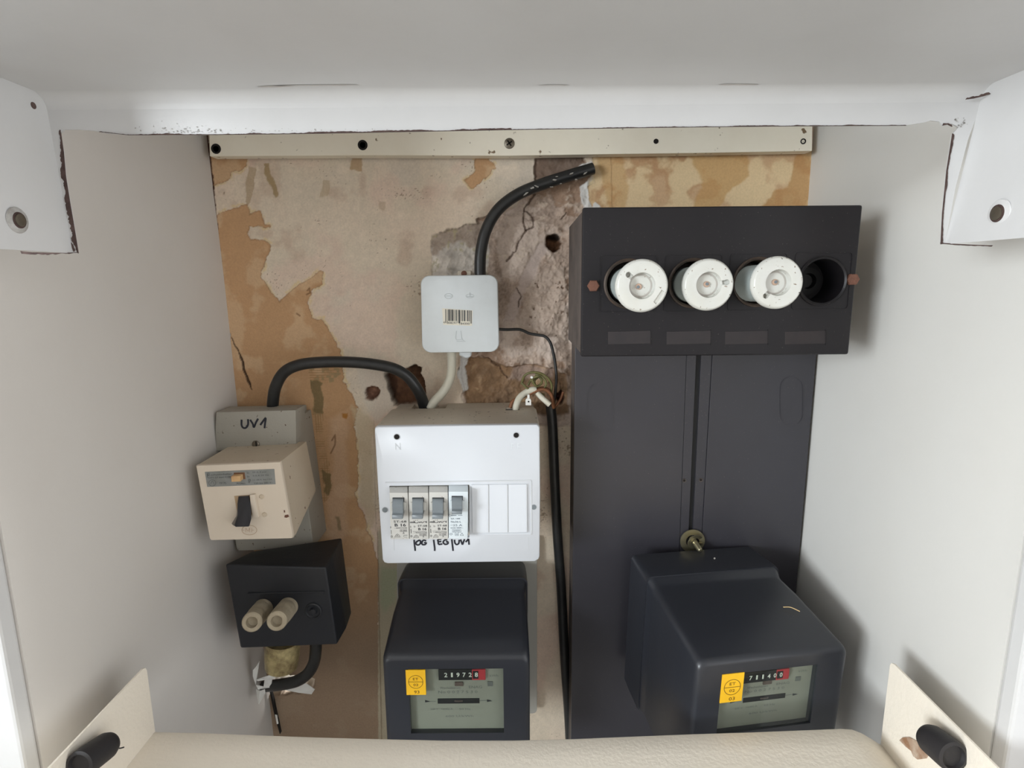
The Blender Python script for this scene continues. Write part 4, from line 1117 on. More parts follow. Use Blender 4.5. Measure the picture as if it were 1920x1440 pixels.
# ------------------------------------------------------------------ junction box
YJ = 0.598
jb = thing('junction_box', 'square pale grey junction box with a barcode label, high on the plaster', 'junction box', tuple(W(864, 662, YJ)))
jo = [(x + (y - 515) * 0.022, y - (x - 862) * 0.012) for x, y in rrect(788, 516, 933, 661, 17, 7)]
jf = [W(x, y, YJ) for x, y in jo]; jc = W(862, 588, YJ)
def js(k, y): return [Vector((jc.x + (p.x - jc.x) * k, y, jc.z + (p.z - jc.z) * k)) for p in jf]
bm = bmesh.new(); loft(bm, [js(0.975, YJ), js(0.992, YJ + 0.0006), js(1.0, YJ + 0.0022), js(1.0, YJ + 0.011), js(0.99, YJ + 0.012)])
obj('lid', bm, m_jbox, jb, True, angle=60)
bm = bmesh.new(); loft(bm, [js(0.97, YJ + 0.012), js(0.95, YB - 0.0004)]); obj('box_body', bm, m_jbox, jb, True)
bm = slab([(829, 578), (886, 582), (885, 611), (831, 609)], YJ - 0.0002, 0.0003); bl = obj('barcode_label', bm, m_label, jb)
bm = bmesh.new(); T = YJ - 0.0004
widths = [(835, 1.2), (838.2, 0.8), (840.6, 2.4), (844, 1.4), (846.5, 2.6), (850, 0.8), (852, 0.8), (854.5, 1.8), (858, 0.9), (860, 2.6), (864, 0.9), (866.3, 1.4), (869.5, 2.2), (873, 0.8), (876, 1.9), (879.3, 1.2), (881.5, 0.7), (883, 1.2)]
for k, (x, w_) in enumerate(widths):
    y1 = 605.5 if k in (0, 1, 8, 9, 16, 17) else 601.5
    flat(bm, [(x, 579.5 + (x - 829) * 0.05), (x + w_, 579.5 + (x - 829) * 0.05), (x + w_ + .2, y1 + (x - 829) * 0.02), (x + .2, y1 + (x - 829) * 0.02)], T)
tpx(bm, '4', 832.5, 604.3, 2.6, 4, T); tpx(bm, '008297', 847.5, 605.3, 19, 4, T, tilt=-1); tpx(bm, '184300', 871, 606.8, 19, 4, T, tilt=-1)
obj('barcode', bm, m_ink, bl)
bm = bmesh.new(); m_embj = mat('embossed_mark', (190, 196, 197), 0.5)
for cx, cy, rx, ry in ((841, 555, 7.5, 4.5), (881, 555, 7.5, 3.5)):
    for k in range(20):
        a, b_ = 2 * math.pi * k / 20, 2 * math.pi * (k + 1) / 20; spx(bm, [(cx + rx * math.cos(a), cy + ry * math.sin(a)), (cx + rx * math.cos(b_), cy + ry * math.sin(b_))], 0.8, T)
for q in ([(835, 555), (847, 555)], [(875, 556), (887, 556)], [(881, 548), (881, 556)], [(856, 620), (855, 636), (868, 636)], [(864, 620), (866, 634), (871, 640)], [(856, 640), (873, 640)]): spx(bm, q, 1.0, T)
tag(obj('embossed_marks', bm, m_embj, jb), kind='stuff')
bm = slab([(858, 508), (884, 507), (884, 522), (858, 522)], 0.622, 0.012, 0.001); tab = obj('fixing_lug', bm, m_white_sh, jb)
bm = bmesh.new(); lathe(bm, [(0.0032, -0.002), (0.003, 0.001), (0.001, 0.0015)], axis_m(W(870, 513, 0.622), FRONT), 16); obj('screw', bm, m_rust, jb)
bm = slab([(861, 659), (884, 659), (883, 669), (874, 672), (866, 668), (861, 667)], 0.618, 0.01, 0.001); obj('cable_gland', bm, m_jbox, jb)

# ------------------------------------------------------------------ cables
def cable(name, label, pts, r, mt, n=14, cat='cable', sn=8):
    bm = bmesh.new(); tube(bm, [W(x, y, Y) for x, y, Y in pts], r, n, sn)
    return tag(obj(name, bm, mt, None, True, angle=80), label, cat)


c1 = cable('supply_cable', 'thick black cable curving from the hole at the top down into the grey junction box',
      [(902, 530, .618), (900, 505, .619), (902, 470, .620), (912, 430, .621), (934, 393, .622), (970, 365, .623), (1015, 346, .625), (1065, 330, .628), (1112, 316, .632)], 0.0061, m_cable)
bm = bmesh.new(); rd = random.Random(3)
for (x, y, a, b_, rot) in ((986, 363, 9, 2.6, -0.6), (998, 352, 5, 3.0, -0.3), (1006, 349, 6, 2.2, 0.4), (1040, 337, 5, 1.8, 0.1), (1044, 331, 3, 1.5, 0), (1072, 325, 5, 1.5, -0.3), (1098, 324, 5, 1.8, -0.5), (1052, 344, 3, 1.2, 0), (1080, 336, 3, 1.2, 0), (1034, 350, 4, 1.0, 0)):
    P = []
    for k in range(9):
        t = 2 * math.pi * k / 9; rr = rd.uniform(0.6, 1.15); u, v = a * .8 * rr * math.cos(t), b_ * .62 * rr * math.sin(t)
        P.append((x + u * math.cos(rot) - v * math.sin(rot), y + u * math.sin(rot) + v * math.cos(rot)))
    pp(P, 0.6158, 0.6205, 0, 1, bm)
obj('plaster_splash', bm, m_soot, c1)
cable('black_cable', 'thick black cable arching from the grey UV1 housing to the hole above the consumer unit',
      [(511, 775, .612), (512, 752, .610), (517, 725, .606), (533, 698, .603), (562, 684, .602), (605, 679, .603), (655, 679, .604), (700, 683, .605), (738, 691, .607), (764, 706, .610), (780, 726, .613), (790, 745, .618), (797, 768, .624)], 0.0061, m_cable)
cable('thin_black_wire', 'thin dark wire running from the junction box down to the loose wires',
      [(930, 617, .622), (950, 618, .624), (975, 618, .628), (992, 625, .629), (1008, 628, .629), (1022, 631, .628), (1032, 643, .627), (1038, 665, .627), (1042, 690, .627), (1043, 715, .627), (1040, 745, .628), (1036, 775, .629)], 0.0016, m_cable, 8, 'wire')
cable('white_cable', 'white sheathed cable dropping from the junction box into the consumer unit',
      [(846, 655, .624), (847, 680, .625), (846, 702, .625), (839, 722, .624), (828, 738, .622), (815, 752, .620), (806, 766, .620)], 0.0050, m_wwire)
cable('black_riser_cable', 'dull black cable hanging straight down beside the black meter panel',
      [(1032, 760, .629), (1036, 800, .629), (1040, 900, .629), (1045, 1000, .629), (1052, 1100, .630), (1058, 1220, .630), (1066, 1340, .630), (1070, 1420, .630)], 0.0056, m_cable)
cable('white_stub_cable', 'white cable stub bending out of the slot in the consumer unit',
      [(967, 775, .600), (968, 760, .602), (974, 746, .606), (986, 736, .610), (998, 731, .611), (1004, 731, .612)], 0.0035, m_wwire, 12)
cable('white_cable_end', 'short cut end of white cable slanting down among the loose wires',
      [(1007, 737, .612), (1014, 744, .610), (1022, 751, .609), (1031, 759, .608)], 0.0030, m_wwire, 12)
cable('brown_wire', 'brown insulated wire looping above the consumer unit',
      [(956, 765, .603), (962, 752, .605), (976, 746, .609), (990, 740, .610), (1005, 733, .610), (1020, 730, .612), (1032, 738, .614), (1036, 752, .616), (1038, 765, .620)], 0.0018, m_bwire, 8, 'wire')
cable('brown_wire', 'second brown wire, curving tightly right of the white cable end',
      [(1000, 733, .616), (1016, 727, .618), (1030, 732, .619), (1037, 748, .620), (1040, 762, .623), (1050, 750, .625), (1056, 735, .627)], 0.0015, m_bwire, 8, 'wire')
for k, (nm, lab, P, r) in enumerate((
    ('earth_wire', 'green and yellow earth wire coiled in the widest loop', [(978, 720, .618), (984, 704, .614), (1000, 698, .612), (1020, 703, .614), (1034, 720, .616), (1032, 742, .620)], .0013),
    ('earth_wire', 'green and yellow earth wire ending at a small bright tip', [(997, 707, .606), (1000, 718, .607), (1008, 724, .610), (1016, 716, .613), (1010, 706, .616), (998, 710, .618), (990, 722, .62)], .0013),
    ('earth_wire', 'green and yellow earth wire lying lowest, behind the white stub', [(978, 717, .610), (986, 726, .609), (996, 732, .611), (1008, 736, .616), (1020, 740, .620)], .0012),
    ('earth_wire', 'green and yellow earth wire in the inner tight coil', [(1004, 702, .619), (1016, 706, .616), (1024, 718, .615), (1018, 730, .617), (1006, 726, .620), (1002, 714, .622), (1010, 706, .624)], .0013),
)):
    tag(cable(nm, lab, P, r, m_gwire, 8, 'wire'), group='coil of loose earth wires')
bm = bmesh.new(); lathe(bm, [(0.0014, -0.001), (0.0017, 0.001), (0.0012, 0.0025)], axis_m(W(997, 707, .606), FRONT), 12); tag(obj('wire_tip', bm, m_terminal, None, True), 'small bright metal tip of a loose earth wire', 'wire tip')
# terminal tag on the consumer unit
tt = thing('terminal_tag', 'small white plastic tag with a hole standing on top of the consumer unit', 'tag', tuple(W(991, 762, .600)))
o_ = [(985.5, 760), (985.5, 750), (987.5, 747.5), (991, 747), (994.5, 748), (996, 751), (996, 760)]
obj('tag_plate', pp(o_, 0.600, 0.6025, 0.0003), m_terminal, tt)
bm = bmesh.new(); disc_px(bm, 991, 753, 1.6, 0.5994, 0.0004, 12); obj('tag_hole', bm, m_hole, tt)
bm = slab([(989, 740), (993, 740), (993.5, 749), (988.5, 749)], 0.601, 0.002, 0.0003); obj('tag_stem', bm, m_terminal, tt)

# ------------------------------------------------------------------ UV1 housing and residual current breaker (left)
YG = 0.594
gh = thing('terminal_housing', 'grey moulded housing marked UV1 by hand, behind the cream breaker', 'housing', tuple(W(515, 1030, YG)))
# terminal cover with the handwriting
fc = [(405, 773), (554.5, 769), (555.5, 838), (405.5, 846), (403, 808)]
ff = [W(x, y, YG - 0.008) for x, y in fc]
bk = [W(432, 759, YG + 0.02), W(584, 753, YG + 0.02), Vector((W(584, 753, YG + .02).x, YG + 0.02, ff[2].z)), Vector((W(432, 759, YG + .02).x, YG + 0.02, ff[3].z)), Vector((W(430, 759, YG + .02).x, YG + 0.02, ff[4].z))]
bk = [Vector((p.x, YG + 0.02, p.z)) for p in ff]
bm = bmesh.new(); poly_prism(bm, ff, bk, 0.0012); obj('terminal_cover', bm, m_uv, gh, True)
# main grey base running down behind the breaker
gb = [(407, 790), (556, 786), (588, 1027), (584, 1029), (447, 1033), (443, 1028)]
gq = [W(x, y, YG) for x, y in gb]; bm = bmesh.new()
poly_prism(bm, gq, [Vector((p.x, YB - 0.0005, p.z)) for p in gq], 0.001); obj('base', bm, m_uv, gh)
tq = [W(408, 775, YG + .012), W(554, 771, YG + .012), W(556, 790, YG + .012), W(409, 794, YG + .012)]
bm = bmesh.new(); poly_prism(bm, tq, [Vector((p.x, YB - 0.0005, p.z)) for p in tq], 0.0008); obj('back_rim', bm, m_uv, gh)
bm = bmesh.new()
for s in ([(453, 787), (453, 797), (456, 802), (461, 802), (465, 796), (465, 786)], [(469, 787), (474, 795), (476, 801), (480, 792), (484, 785)], [(488, 797), (493, 790), (498, 784), (497, 793), (496, 803)]): spx(bm, s, 3.6, YG - 0.0083)
obj('handwriting', bm, m_pen, gh, label='marker lettering UV1')
bm = bmesh.new(); lathe(bm, [(0.0042, -0.0005), (0.004, 0.001), (0.003, 0.002), (0.0005, 0.0022)], axis_m(W(480, 833, YG - .008), FRONT), 20); sc_ = obj('cover_screw', bm, m_steel, gh, True)
q = W(480, 833, YG - .0106); bm = bmesh.new(); box(bm, (q.x - 0.0005, q.y, q.z - 0.003), (q.x + 0.0005, q.y + 0.0008, q.z + 0.003)); obj('slot', bm, m_hole, sc_)

YR = 0.523
rb_ = thing('residual_current_breaker', 'cream residual current breaker with black toggle and grey rating plate', 'breaker', tuple(W(470, 1012, YR)))
fr_ = [(367, 873), (525.5, 866), (549, 1003), (549, 1009), (546, 1010), (396, 1013.5), (393, 1011)]
f_ = [W(x, y, YR) for x, y in fr_]
bm = bmesh.new(); th = 0.0035
c_ = W(458, 940, YR)
ins = [Vector((c_.x + (p.x - c_.x) * 0.988, YR - 0.0, c_.z + (p.z - c_.z) * 0.988)) for p in f_]
loft(bm, [ins, [Vector((p.x, YR + 0.0012, p.z)) for p in f_], [Vector((p.x, YR + th, p.z)) for p in f_]])
rfront = obj('front_plate', bm, m_cream, rb_, True, angle=60)
sb = [(367.5, 873.5), (525, 866.5), (548.5, 1003), (548.5, 1009), (396, 1013), (393.5, 1010.5)]
s_ = [W(x, y, YR) for x, y in sb]
s1 = [Vector((p.x, YR + th, p.z)) for p in s_]
# rear outline: lower edge cut back at an angle
s2 = [Vector((p.x, YG - 0.0002, p.z)) for p in s_]
lift = [0, 0, 0.0, 0.0, 0.0, 0.0]
lowz = s_[3].z + 0.006
bm = bmesh.new()
mid = [Vector((p.x, YR + th + 0.006, p.z)) for p in s_]
rear = [s2[0], s2[1], Vector((s2[2].x, s2[2].y, s2[2].z + 0.021)), Vector((s2[3].x, s2[3].y, s2[3].z + 0.021)), Vector((s2[4].x, s2[4].y, s2[4].z + 0.020)), Vector((s2[5].x, s2[5].y, s2[5].z + 0.020))]
loft(bm, [s1, mid, rear])
obj('body', bm, m_creams, rb_)
T = YR - 0.0004
bm = slab([(384, 885), (514, 879.5), (516.5, 908), (388.5, 913)], YR - 0.0004, 0.0008); rp = obj('rating_plate', bm, m_plate, rb_)
bm = bmesh.new(); T = YR - 0.0006; tl = 2.3
tpx(bm, 'FI-schutzschalter', 412, 889.5, 46, 3.4, T, tilt=tl); tpx(bm, 'F2', 392.5, 892, 7, 7, T, tilt=tl) if False else None
tpx(bm, 'DIN 57 664 0100', 412, 895, 42, 3.0, T, tilt=tl); tpx(bm, 'TP 75', 417.5, 906, 13, 3.6, T, tilt=tl)
tpx(bm, 'In', 465, 886.5, 4, 3.5, T, tilt=tl); tpx(bm, '25 A 4 pol', 486, 885.5, 26, 3.2, T, tilt=tl); tpx(bm, 'In', 465.5, 893.5, 4, 3.5, T, tilt=tl); tpx(bm, '0,3 A 50 Hz', 489, 891.5, 30, 3.2, T, tilt=tl)
tpx(bm, 'I = 100 A  Imn = 0,5', 492, 899.5, 36, 3.2, T, tilt=tl); tpx(bm, '220 bis 380 V~', 494, 905.5, 36, 3.2, T, tilt=tl); tpx(bm, 'IP', 468, 902, 5, 8, T, tilt=tl)
tpx(bm, 'Prufen', 452, 906.5, 16, 3, T, tilt=tl)
for k in range(16):
    a, b_ = 2 * math.pi * k / 16, 2 * math.pi * (k + 1) / 16; spx(bm, [(398 + 6.5 * math.cos(a), 905.5 + 6 * math.sin(a)), (398 + 6.5 * math.cos(b_), 905.5 + 6 * math.sin(b_))], 0.6, T)
spx(bm, [(395, 908), (398, 901.5), (401, 908)], 0.6, T)
spx(bm, [(389, 896), (389, 887.5), (393, 887.5)], 0.9, T); spx(bm, [(389.3, 891.5), (392, 891.5)], 0.8, T)
obj('rating_print', bm, mat('plate_print', (74, 76, 76), 0.6), rp)
bm = slab([(438, 886.5), (458.5, 886), (460, 898.5), (439, 899)], YR - 0.0008, 0.0010, 0.0002); obj('button_well', bm, mat('brown_button_well', (112, 78, 52), 0.6), rb_)
a = W(433.5, 893, YR - 0.006); b_ = W(450.5, 903.5, YR - 0.006)
bm = bmesh.new(); poly_prism(bm, [W(433, 893.5, YR - .006), W(450, 892.5, YR - .006), W(451, 903, YR - .006), W(434, 903.8, YR - .006)], [W(439, 889, YR), W(456, 888, YR), W(457, 897.5, YR), W(440, 898, YR)], 0.0004); obj('test_button', bm, m_button, rb_, label='yellowed test button')
# toggle
bm = slab([(439, 930), (472, 928), (476, 962), (468, 968), (446, 969)], YR - 0.0003, 0.0006); obj('toggle_well', bm, mat('well_cream', (176, 150, 118), 0.6), rb_)
bm = bmesh.new()
gu = [(468, 928.5), (477, 928), (479, 940), (482, 955), (485, 969.5), (474, 971), (472, 960), (469.5, 945)]
pp(gu, YR - 0.0042, YR + 0.0002, 0.0006, 2, bm); obj('toggle_guard', bm, m_cream, rb_, True)
pf = [(447, 931), (466, 930), (469, 943), (471, 960), (471.5, 972), (468, 985.5), (466, 987.5), (442, 988), (439.5, 985), (446, 965), (445, 945)]
Ps = [W(x, y, YR) for x, y in pf]; bm = bmesh.new()
lean = [0.000, 0.000, -0.003, -0.007, -0.010, -0.016, -0.017, -0.017, -0.016, -0.007, -0.003]
fl_ = [W(x, y, YR + l - 0.002) for (x, y), l in zip(pf, lean)]
bkq = [Vector((p.x, YR + max(l, -0.009) + 0.004, p.z + (0.004 if l < -0.008 else 0))) for p, l in zip(Ps, lean)]
poly_prism(bm, fl_, bkq, 0.0004, 2); obj('toggle', bm, mat('black_toggle', (34, 32, 36), 0.35), rb_, True, label='black rocker toggle')
for x, y, r in ((491, 931, 4.5), (496.5, 964.5, 4.5)):
    bm = bmesh.new(); rr = r * YR / FPX; lathe(bm, [(rr, -0.0005), (rr, 0.0008), (rr * 0.8, 0.0012)], axis_m(W(x, y, YR), FRONT), 18); p_ = obj('pin', bm, m_creams, rb_, True)
bm = bmesh.new()
for k in range(28):
    a, b2 = 2 * math.pi * k / 28, 2 * math.pi * (k + 1) / 28; spx(bm, [(467.5 + 14 * math.cos(a), 994 + 9 * math.sin(a)), (467.5 + 14 * math.cos(b2), 994 + 9 * math.sin(b2))], 0.9, YR - 0.0003)
for q in ([(461, 998), (461, 990), (465, 996), (468, 990), (468, 998)], [(472, 990), (472, 998)], [(472, 994), (476, 994)], [(454, 994), (458, 994)]): spx(bm, q, 0.8, YR - 0.0003)
obj('moulded_emblem', bm, mat('emblem_brown', (176, 150, 122), 0.5), rb_)
bm = bmesh.new(); pp([(534, 966), (540, 965), (542, 969), (537, 971), (533, 970)], YR - 0.0004, YR + 0.0004, 0, 1, bm); pp([(532, 957), (534, 957), (534.5, 961), (532.5, 961)], YR - 0.0004, YR + 0.0004, 0, 1, bm); obj('chip_mark', bm, m_rust, rb_)

# ------------------------------------------------------------------ black lower-left box with two plugs
YX = 0.53
bx = thing('cable_end_box', 'black bakelite box with two beige ceramic plugs below the cream breaker', 'box', tuple(W(545, 1214, YX)))
bf = [(422, 1060), (426, 1055), (609, 1063), (611, 1067), (632, 1206), (628, 1210), (455, 1216), (450, 1212)]
bf = [(422, 1058), (611, 1064), (632, 1209), (451, 1215)]
q = [W(x, y, YX) for x, y in bf]; bm = bmesh.new()
mid = [Vector((p.x, YX + 0.03, p.z)) for p in q]
bq = [W(446, 1034, 0.588), W(641, 1008, 0.588), W(659, 1150, 0.588), W(470, 1195, 0.588)]
bq[0].x = q[0].x
mid = [a_ * 0.62 + b_ * 0.38 for a_, b_ in zip(q, bq)]; mid[2] = mid[2] + Vector((0.004, 0, 0.004))
wq = [Vector((p.x, YB - 0.0006, p.z)) for p in bq]
loft(bm, [q, mid, bq]); bmesh.ops.recalc_face_normals(bm, faces=bm.faces); bev(bm, 0.0022, 3)
obj('housing', bm, m_boxbk, bx, True)
for px in ([(464, 1113), (608, 1109), (608, 1112), (464, 1116)], [(552, 1112), (608, 1110), (607, 1114), (552, 1116)]):
    obj('moulded_ridge', slab(px, YX - 0.0014, 0.0016, 0.0004), m_boxbk, bx)
bm = bmesh.new(); c_ = W(588, 1145, YX)
lathe(bm, [(0.0085, -0.0005), (0.0085, 0.001), (0.0072, 0.0016), (0.0064, 0.0006), (0.004, 0.0004), (0.003, 0.003), (0.001, 0.0034)], axis_m(c_, FRONT), 32); obj('empty_seat', bm, m_boxbk, bx, True)
for (bx_, by_), (fx_, fy_), lab in (((494, 1140), (472, 1167), 'left'), ((541, 1137), (518.5, 1165), 'right')):
    a = W(bx_, by_, YX); b_ = W(fx_, fy_, YX - 0.042); d = (b_ - a); L_ = d.length; bm = bmesh.new(); r = 0.0096
    lathe(bm, [(r * 1.0, -0.001), (r, 0.006), (r * 0.93, 0.008), (r, 0.010), (r, L_ * 0.55), (r * 0.92, L_ * 0.6), (r * 0.97, L_ * 0.66), (r * 0.95, L_ - 0.001), (r * 0.85, L_), (r * 0.55, L_), (r * 0.5, L_ - 0.006), (r * 0.1, L_ - 0.007)], axis_m(a, d), 28)
    obj('ceramic_plug', bm, m_cork, bx, True, angle=30)

# brass conduit, cable and torn foil in the corner
bm = bmesh.new(); a = W(530, 1205, 0.585); b_ = W(528, 1250, 0.585)
M_ = axis_m(a, (b_ - a)); L_ = (b_ - a).length
lathe(bm, [(0.0185, -0.004), (0.0188, L_ * 0.5), (0.0178, L_ * 0.93), (0.0172, L_), (0.0158, L_), (0.016, L_ * 0.8)], M_, 36)
tag(obj('conduit_sleeve', bm, m_brass, None, True), 'short tarnished brass conduit sleeve under the black box', 'conduit')
cable('bent_black_cable', 'black cable bending from under the black box into the broken corner',
      [(592, 1196, .590), (592, 1220, .592), (588, 1244, .594), (576, 1264, .596), (556, 1277, .600), (530, 1283, .606), (505, 1286, .617), (492, 1288, .632)], 0.0066, m_cable)
rd = random.Random(9)
def shard(px, Y0, tilt_, label=None, name='foil_shard', parent=None):
    """thin curled sheet piece"""
    bm = bmesh.new(); q = []
    for k, (x, y) in enumerate(px): q.append(W(x, y, Y0 + tilt_[k % len(tilt_)]))
    poly_prism(bm, q, [p + Vector((0.0002, 0.0007, 0.0001)) for p in q]); return obj(name, bm, m_foil, parent)
fo = thing('torn_foil', 'torn white foil round the cable hole in the lower left corner', 'foil', tuple(W(500, 1310, .60)))
shard([(486, 1240), (480, 1250), (474, 1257), (474, 1268), (478, 1280), (479, 1284), (482, 1262)], 0.592, [0, -.006, -.004, -.002, .002, .004, .006], parent=fo)
shard([(479, 1275), (500, 1268), (530, 1256), (556, 1249), (545, 1256), (512, 1272), (484, 1277)], 0.598, [0, .006, .012, .016, .014, .006, .002], parent=fo)
shard([(480, 1293), (487, 1296), (496, 1293), (497, 1300), (492, 1310), (485, 1321), (482, 1308)], 0.590, [0, -.004, 0, .004, 0, -.008, -.004], parent=fo)
shard([(480, 1285), (494, 1288), (496, 1275), (510, 1273), (508, 1289), (484, 1293)], 0.602, [0, .004, .003, .006, .005, .0], parent=fo)
shard([(519, 1291), (560, 1279), (576, 1283), (590, 1293), (584, 1302), (560, 1299)], 0.618, [0, .004, .008, .012, .014, .006], parent=fo)
ll = bpy.data.lights.new('daylight_through_broken_corner', 'POINT'); ll.energy = 0.028; ll.shadow_soft_size = 0.004
lo = bpy.data.objects.new('daylight_through_broken_corner', ll); COL.objects.link(lo); lo.location = W(550, 1291, 0.650)
# open joint running down the corner
OFF['wall_back'] = Vector((0, 0, 0)); wb_o = bpy.data.objects['wall_back']
bm = bmesh.new(); J = [(507, 1298, 1.2), (511, 1316, 1.8), (516, 1340, 1.6), (521, 1360, 1.0), (525, 1376, 0.6)]
for (x, y, w1), (x2, y2, w2) in zip(J, J[1:]): pp([(x - w1, y), (x + w1, y), (x2 + w2, y2), (x2 - w2, y2)], 0.634, 0.6385, 0, 1, bm)
obj('open_joint', bm, m_hole, wb_o)
bm = pp([(515.5, 1340), (519.5, 1341), (522, 1357), (519, 1358)], 0.6335, 0.634, 0, 1)
obj('plaster_chip', bm, m_foil, wb_o)

# ------------------------------------------------------------------ electricity meters
def make_meter(root, wf, wb, d, zf, H, win, stick, reg, digits, year, back_ext=0.0):
    """local frame: x right, y into the wall, z up; top back edge at the origin"""
    def section(y, hw, zt, r, zb):
        pts = []
        for k in range(6):
            a = R_(90 * k / 5); pts.append(Vector((hw - r + r * math.sin(a), y, zt - r + r * math.cos(a))))
        pts += [Vector((hw, y, zb)), Vector((-hw, y, zb))]
        for k in range(6):
            a = R_(-90 + 90 * k / 5); pts.append(Vector((-hw + r + r * math.sin(a), y, zt - r + r * math.cos(a))))
        return pts
    bm = bmesh.new()
    loft(bm, [section(back_ext, wb / 2 - .001, -0.001, 0.006, -H), section(-0.002, wb / 2, 0.0, 0.007, -H), section(-0.030, wb / 2 + .001, 0.0012, 0.007, -H), section(-0.034, wb / 2 + .001, 0.0006, 0.007, -H)])
    obj('base', bm, m_meter, root, True, local=True, angle=50)
    secs = []
    i1 = 0.0015
    for y, ins in ((-0.033, 0.000), (-0.0365, 0.0008), (-0.041, 0.0030), (-0.045, 0.0036)):
        t = (-y - 0.033) / (d - 0.033); secs.append(section(y, (wb / 2 + (wf / 2 - wb / 2) * t) - ins * 0.5 - 0.0004, (zf) * max(0, t) - ins, 0.007, -H + .002))
    for y in (-0.07, -0.1, -d + 0.006):
        t = (-y - 0.033) / (d - 0.033); secs.append(section(y, (wb / 2 + (wf / 2 - wb / 2) * t) - 0.0010, (zf) * t - 0.0030 * (1 - t), 0.007, -H + .002))
    for a in (30, 60, 90):
        e = 0.005 * (1 - math.cos(R_(a))); yy = -d + 0.005 - 0.005 * math.sin(R_(a))
        secs.append(section(yy, wf / 2 - 0.001 - e, zf - e * 0.9, 0.007, -H + .002 + e))
    bm = bmesh.new(); loft(bm, secs)
    cov = obj('cover', bm, m_meter, root, True, local=True, angle=50)
    x0, x1, z0, z1 = win
    t = bmesh.new(); box(t, (x0, -d - 0.01, z0), (x1, -d + 0.0072, z1)); cut(cov, [t])
    yp = -d + 0.0062
    bm = bmesh.new(); box(bm, (x0 - .001, yp, z0 - .001), (x1 + .001, yp + 0.001, z1 + .001)); pl_ = obj('dial_plate', bm, m_mplate, root, local=True)
    bm = bmesh.new(); box(bm, (x0 + .0002, -d + 0.0012, z0 + .0002), (x1 - .0002, -d + 0.0022, z1 - .0002)); obj('window_glass', bm, m_glass, root, local=True)
    # yellow calibration sticker on the glass corner
    sx0, sx1, sz0, sz1 = stick
    bm = bmesh.new(); box(bm, (sx0, -d - 0.0006, sz0), (sx1, -d + 0.0012, sz1)); sk = obj('yellow_sticker', bm, m_yel, root, local=True)
    UX, UZ = Vector((1, 0, 0)), Vector((0, 0, 1)); cx, cz = (sx0 + sx1) / 2, (sz0 + sz1) / 2; sw, sh = sx1 - sx0, sz1 - sz0; ys = -d - 0.0008
    bm = bmesh.new()
    cc = Vector((cx, ys, cz + sh * 0.03)); rr = sw * 0.37
    for k in range(28):
        a, b2 = 2 * math.pi * k / 28, 2 * math.pi * (k + 1) / 28
        stroke3(bm, [cc + Vector((rr * math.cos(a), 0, rr * math.sin(a))), cc + Vector((rr * math.cos(b2), 0, rr * math.sin(b2)))], sw * 0.022)
    stroke3(bm, [cc - UX * rr, cc + UX * rr], sw * 0.022)
    text(bm, 'ET', cc + UZ * rr * 0.45, UX, UZ, sw * 0.27, sh * 0.10); text(bm, '02', cc - UZ * rr * 0.45, UX, UZ, sw * 0.25, sh * 0.10)
    text(bm, year, Vector((cx + sw * .03, ys, sz0 + sh * 0.12)), UX, UZ, sw * 0.27, sh * 0.12); obj('sticker_print', bm, mat('brown_sticker_print', (96, 66, 16), 0.6), sk, local=True)
    # register
    rx0, rx1, rz0, rz1, redx = reg; yr = yp - 0.0030
    bm = bmesh.new(); box(bm, (rx0, yr, rz0), (redx, yp, rz1), 0.0003); rg = obj('register', bm, m_blk, root, local=True)
    bm = bmesh.new(); box(bm, (redx - (rx1 - redx) * 0.35, yr - 0.0002, rz0), (rx1, yp, rz1), 0.0003); obj('red_decimal_end', bm, m_red, rg, local=True)
    bm = bmesh.new(); box(bm, (redx - .0025, yr - 0.0006, rz0 + .0016), (redx + .0028, yp, rz1 - .0014), 0.0002); obj('decimal_drum', bm, m_blk, rg, local=True)
    nd = len(digits); rw = redx - rx0; hh = (rz1 - rz0)
    bm = bmesh.new()
    for k, ch in enumerate(digits):
        xx = rx0 + rw * (0.20 + 0.165 * k) if nd == 6 else rx0 + rw * (k + .7) / nd
        if ch == '1': text(bm, ch, Vector((xx, yr - 0.0008, rz0 + hh * 0.55)), UX, UZ, hh * 0.15, hh * 0.42, bold=0.02)
        else: text(bm, ch, Vector((xx, yr - 0.0008, rz0 + hh * 0.55)), UX, UZ, hh * 0.27, hh * 0.42, bold=0.02)
    obj('register_digits', bm, m_digit, rg, local=True)
    # dial print and rotor
    ww, wh = x1 - x0, z1 - z0; ft = yp - 0.0002
    bm = bmesh.new()
    def tt_(s, fx, fz, fw, fh, **k): text(bm, s, Vector((x0 + ww * fx, ft, z1 - wh * fz)), UX, UZ, ww * fw, wh * fh, **k)
    tt_('kWh', 0.90, 0.17, 0.09, 0.035); tt_('Drehstrom' if False else 'Wechselstrom', 0.43, 0.355, 0.22, 0.035); tt_('ENAG', 0.70, 0.345, 0.14, 0.04)
    tt_('No 0 0 2 7 5 3 0', 0.51, 0.42, 0.42, 0.04); tt_('220 V   10(40) A', 0.33, 0.69, 0.24, 0.035); tt_('50 Hz', 0.58, 0.69, 0.12, 0.03); tt_('600 U/kWh', 0.52, 0.80, 0.3, 0.03)
    for a, b2 in (((0.2, 0.565), (0.27, 0.565)), ((0.74, 0.56), (0.86, 0.555))): stroke3(bm, [Vector((x0 + ww * a[0], ft, z1 - wh * a[1])), Vector((x0 + ww * b2[0], ft, z1 - wh * b2[1]))], ww * 0.006)
    obj('dial_print', bm, m_inkg, pl_, local=True)
    bm = bmesh.new(); box(bm, (x0 + ww * .48, yp - .0012, z1 - wh * .32), (x0 + ww * .57, yp, z1 - wh * .26), 0.0002); obj('badge', bm, m_brownp, pl_, local=True)
